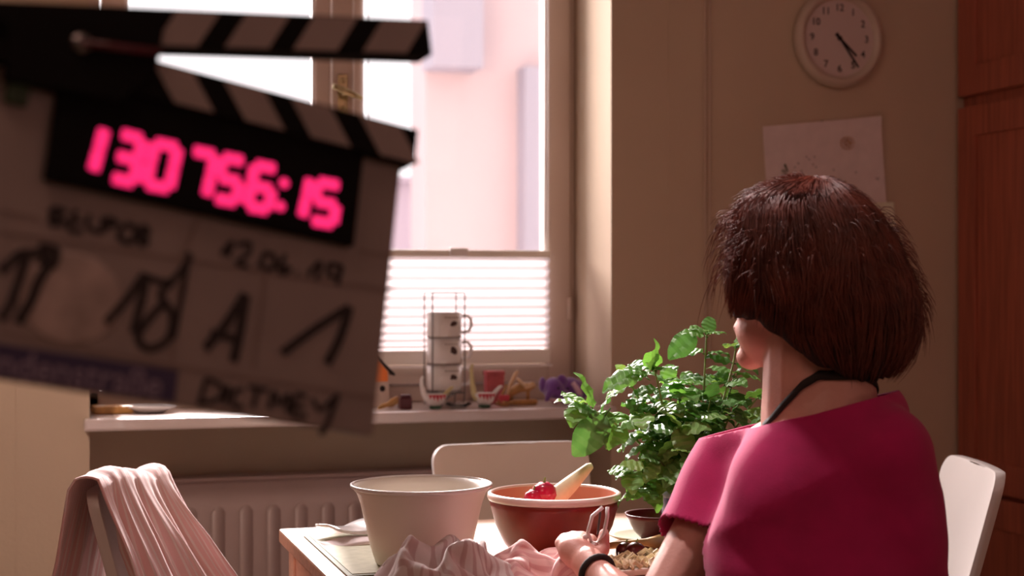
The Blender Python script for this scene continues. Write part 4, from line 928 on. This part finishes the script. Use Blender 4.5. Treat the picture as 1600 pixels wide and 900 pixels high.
# neckline cut
pn = Vector((-.26, .10, 1)).normalized(); pcut = L_(.40, 1.985, 1.010)
r = bmesh.ops.bisect_plane(bm, geom=bm.verts[:]+bm.edges[:]+bm.faces[:], plane_co=pcut, plane_no=pn, clear_outer=True)
# sleeve hem cut on the left arm
ax = (le-ls).normalized(); hc = ls.lerp(le, .50)
dele = [f for f in bm.faces if (f.calc_center_median()-hc).dot(ax) > 0 and ((f.calc_center_median()-ls)-ax*(f.calc_center_median()-ls).dot(ax)).length < .075 and f.calc_center_median().x < hc.x+.022 and (f.calc_center_median()-ls).dot(ax) < .30]
bmesh.ops.delete(bm, geom=dele, context='FACES')
bmesh.ops.holes_fill
sh_ = obj('shirt', bm, M['shirt'], wo, smooth=True); s = sh_.modifiers.new('s', 'SOLIDIFY'); s.thickness = .003; s.offset = 1
# neck strap
from mathutils.bvhtree import BVHTree
bvh = BVHTree.FromPolygons([v.co for v in body.data.vertices], [tuple(p.vertices) for p in body.data.polygons]); axn = L_(.400, 2.035, 0)
bm = B(); pr = None
ZA = ((190, .985), (205, .995), (225, 1.020), (245, 1.045), (265, 1.058), (310, 1.058), (340, 1.045), (370, 1.02), (390, 1.0))
for k in range(61):
    dg_ = 190+200*k/60
    for (a0, z0), (a1, z1) in zip(ZA, ZA[1:]):
        if a0 <= dg_ <= a1: zz = z0+(z1-z0)*(dg_-a0)/(a1-a0)
    a = math.radians(dg_); d = Vector((math.cos(a), math.sin(a), 0)); row = []
    for dz in (-.006, .006):
        hit = bvh.ray_cast(axn+d*.25+Vector((0, 0, zz+dz)), -d); q = hit[0] if hit[0] else axn+d*.06+Vector((0, 0, zz+dz)); row.append(q)
    row = [bm.verts.new(q+d*o_) for q in row for o_ in (.0005, .0035)]
    if pr:
        for a_, b_ in ((0, 1), (1, 3), (3, 2), (2, 0)): bm.faces.new((pr[a_], pr[b_], row[b_], row[a_]))
    pr = row
obj('neck_strap', bm, M['strap'], wo, smooth=True)
# wrist band
bm = B(); wa = (lw-L_(*LE)).normalized(); sd_ = wa.orthogonal().normalized(); s2 = wa.cross(sd_); wc = lw-wa*.004
tube(bm, [wc+sd_*.0245*math.cos(a)+s2*.0245*math.sin(a) for a in np.linspace(0, 2*PI, 25)], .0045, 8); obj('wrist_band', bm, M['strap'], wo, smooth=True)
# trousers & shoes
bm = B(); OE(bm, (.400, 2.04, .52), (.165, .125, .085))
for s, (kx, kD) in ((-1, (.15, 2.30)), (1, (.30, 2.42))):
    hip = L_(.400+s*.06*math.cos(BY), 2.04+s*.06*math.sin(BY), .51); kn = L_(kx, kD, .52); an = L_(kx+.01, kD+.01, .09)
    caps(bm, hip, kn, .080, .056); caps(bm, kn, an, .056, .040)
me = fuse(bm, .010, 5); obj('trousers', me, M['trousers'], wo, smooth=True)
for kx, kD in ((.15, 2.30), (.30, 2.42)):
    bm = B(); c = L_(kx+.01, kD+.01, 0); d = Vector((-.64, .77, 0)); caps(bm, c+Vector((0, 0, .042)), c+d*.14+Vector((0, 0, .03)), .040, .030)
    me = fuse(bm, .006, 3); obj('shoe', me, M['strap'], wo, smooth=True)
# ----- hair
ctr = Vector((.411, 2.048, 0))
# profile rows: z, xl(px), xr(px) as seen, depth half extent
rows = [(1.3169, 1262, 1284, 0.004), (1.3118, 1238, 1304, 0.03), (1.3050, 1202, 1322, 0.052), (1.2913, 1166, 1345, 0.078), (1.2708, 1148, 1369, 0.094), (1.2375, 1141, 1395, 0.108), (1.2110, 1137, 1408, 0.114), (1.1777, 1135, 1424, 0.118), (1.1486, 1134, 1434, 0.119), (1.1111, 1136, 1433, 0.115), (1.0743, 1164, 1418, 0.102), (1.0487, 1216, 1392, 0.084)]
def prof(t):
    x = t*(len(rows)-1); i = min(len(rows)-2, int(x)); f = x-i
    g = lambda k: rows[i][k]*(1-f)+rows[i+1][k]*f
    z = g(0); xl = (g(1)-800)/FPX*2.05; xr = (g(2)-800)/FPX*2.05; return z, (xl+xr)/2, (xr-xl)/2, g(3)
def hpt(t, a, k=1.0):
    z, cx_, hx_, dy = prof(t); z2 = z
    fa = math.cos(a)*0; x = cx_+hx_*math.cos(a); y = 2.048+dy*math.sin(a)
    # lower hem is higher on the face side (left)
    p = L_(x, y, z2); c = L_(.408, 2.048, 1.18); return c+(p-c)*k
def tmax(a):
    """how far down the hair reaches for azimuth a (0 = right, 90 away, 180 left, 270 = camera)"""
    face = math.radians(148); d = abs((a-face+PI) % (2*PI)-PI); dg_ = math.degrees(a) % 360
    if d < .42: return .50
    if d < .52: return .50+(d-.42)/.10*.25
    if 140 < dg_ < 275:
        P_ = ((140, .75), (215, .77), (235, .84), (252, .93), (275, 1.0))
        for (a0, t0), (a1, t1) in zip(P_, P_[1:]):
            if a0 <= dg_ <= a1: return t0+(t1-t0)*(dg_-a0)/(a1-a0)
    if dg_ < 120 and dg_ > 80: return .74+(120-dg_)/40*.26
    return 1.0
bm = B(); na, nt = 96, 34; V = []
for j in range(nt+1):
    row = []
    for i in range(na):
        a = 2*PI*i/na; t = j/nt*tmax(a); k = .93+.045*max(0, 1-t*4)+.02*noise.noise(Vector((math.cos(a)*6, math.sin(a)*6, t*1.5)))+.012*math.sin(a*23+3*noise.noise(Vector((a, t*3, 0))))*min(1, t*4)
        p = hpt(t, a, k); row.append(bm.verts.new(p-Vector((0, 0, .006))))
    V.append(row)
for j in range(nt):
    for i in range(na): bm.faces.new((V[j][i], V[j][(i+1) % na], V[j+1][(i+1) % na], V[j+1][i]))
# tuck-under so that the base closes against the neck
last = V[-1]; inn = [bm.verts.new(L_(.41, 2.05, 0).lerp(v.co, .62).to_2d().to_3d()+Vector((0, 0, v.co.z+.022))) for v in last]
for i in range(na): bm.faces.new((last[i], last[(i+1) % na], inn[(i+1) % na], inn[i]))
bm.faces.new(V[0])
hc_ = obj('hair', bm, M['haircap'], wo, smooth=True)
vt = []; fc = []; rg = random.Random(21)
def strand(pts, r):
    b0 = len(vt); n = len(pts)
    for i, p in enumerate(pts):
        t = (pts[min(n-1, i+1)]-pts[max(0, i-1)]); t.normalize(); s = t.orthogonal().normalized(); u = t.cross(s); rr = r*(1 if i < n-2 else (.6 if i == n-2 else .2))
        for k in range(3): a = 2*PI*k/3; q = p+s*math.cos(a)*rr+u*math.sin(a)*rr; vt.append((q.x, q.y, q.z))
    for i in range(n-1):
        for k in range(3): k2 = (k+1) % 3; fc.append((b0+i*3+k, b0+i*3+k2, b0+i*3+3+k2, b0+i*3+3+k))
for s in range(12000):
    a0 = rg.uniform(0, 2*PI); t0 = rg.random()**1.2*.6; ln = rg.uniform(.25, .55)
    tm = tmax(a0); t0 *= tm; t1 = min(tm*rg.uniform(.96, 1.03), t0+ln); k0 = rg.uniform(.93, 1.0); ph = rg.uniform(0, 6); wv = rg.uniform(.01, .05); pts = []
    clump = noise.noise(Vector((math.cos(a0)*7, math.sin(a0)*7, t0*2)))*.035
    fr = rg.random() < .08; lift = rg.uniform(.01, .05) if fr else 0
    da = rg.uniform(-.05, .05)
    for i in range(11):
        f = i/10; t = t0+(t1-t0)*f; a = a0+da*f+wv*math.sin(f*6+ph)+.16*noise.noise(Vector((math.cos(a0)*3, math.sin(a0)*3, t*3.5)))
        k = k0+clump*min(1, t*2)+.02*math.sin(f*5+ph)*f+lift*f*f; pts.append(hpt(max(.0, min(1, t)), a, k))
    strand(pts, rg.uniform(.00035, .0008))
for s in range(1300):
    a0 = rg.uniform(0, 2*PI); t0 = rg.uniform(0, .03); t1 = rg.uniform(.15, .75)*tmax(a0); k0 = rg.uniform(.98, 1.018); ph = rg.uniform(0, 6); da = rg.uniform(-.2, .2)
    strand([hpt(t0+(t1-t0)*i/9, a0+da*i/9, k0+.008*math.sin(i*.5+ph)-.012*(i/9)**2) for i in range(10)], rg.uniform(.00035, .0008))
# fly-away frizz
for s in range(1900):
    a0 = rg.uniform(0, 2*PI); 
    if rg.random() < .55: a0 = rg.choice([PI+rg.uniform(-.7, .5), rg.uniform(-.4, .3)])
    t = rg.uniform(.02, .8)*tmax(a0); p = hpt(t, a0, .97); n = (hpt(t, a0, 1.1)-hpt(t, a0, .9)).normalized(); dn = (hpt(min(1, t+.08), a0, 1)-hpt(t, a0, 1)).normalized()
    L2 = rg.uniform(.015, .050)*(1.35 if abs(a0-PI) < .8 else .85)*(.45 if t < .35 else 1); pts = []; c = rg.uniform(.3, 1.2); sd_ = n.cross(dn)*rg.uniform(-.6, .6)
    for i in range(9): f = i/8; pts.append(p+n*L2*.55*math.sin(f*1.5)*1+dn*L2*c*f*f*1.2+sd_*L2*f+Vector((noise.noise(Vector((s, f*2, 0))), noise.noise(Vector((s, f*2, 3))), noise.noise(Vector((s, f*2, 7)))))*.005*f)
    strand(pts, rg.uniform(.00025, .0005))
me = bpy.data.meshes.new('hair_strands'); me.from_pydata(vt, [], fc); o = obj('hair_strands', me, M['hair'], hc_, smooth=True, kind='stuff')
# peeler in the left hand
pe = cf(.122, 2.190, .795); pt = thing('vegetable_peeler', 'white swivel vegetable peeler gripped in the left hand', 'peeler', pe, -YAW); pt.scale = (1.08,)*3
bm = B(); tube(bm, [(-.010, 0, -.025), (-.006, 0, 0), (-.003, 0, .012)], [.006, .008, .006], 10, squash=.7); obj('handle', bm, M['white'], pt, smooth=True)
for s in (-1, 1):
    bm = B(); tube(bm, [(-.003+s*.004, 0, .010), (-.002+s*.011, 0, .024), (.003+s*.010, 0, .046), (.010+s*.003, 0, .058)], .0026, 8); obj('fork_arm', bm, M['white'], pt, smooth=True)
bm = B(); box(bm, (.0005, -.002, .022), (.0035, .002, .052), .0008, Matrix.Rotation(.12, 3, 'Y')); obj('blade', bm, M['steel'], pt)
bm = B(); ell(bm, (-.016, 0, .018), (.004, .002, .004)); obj('eye_gouger', bm, M['white'], pt, smooth=True)
# stool under her
sc_ = cf(.40, 2.035, 0); so = thing('stool', 'low round wooden stool the person sits on, hidden under her', 'stool', sc_)
bm = B(); lathe(bm, [(0, .40), (.16, .40), (.17, .41), (.17, .428), (.16, .436), (0, .438)], n=40); obj('seat', bm, M['table'], so, smooth=True)
for k in range(4):
    a = PI/4+k*PI/2; bm = B(); tube(bm, [(.11*math.cos(a), .11*math.sin(a), .40), (.17*math.cos(a), .17*math.sin(a), 0)], [.015, .011]); obj('leg', bm, M['table'], so, smooth=True)
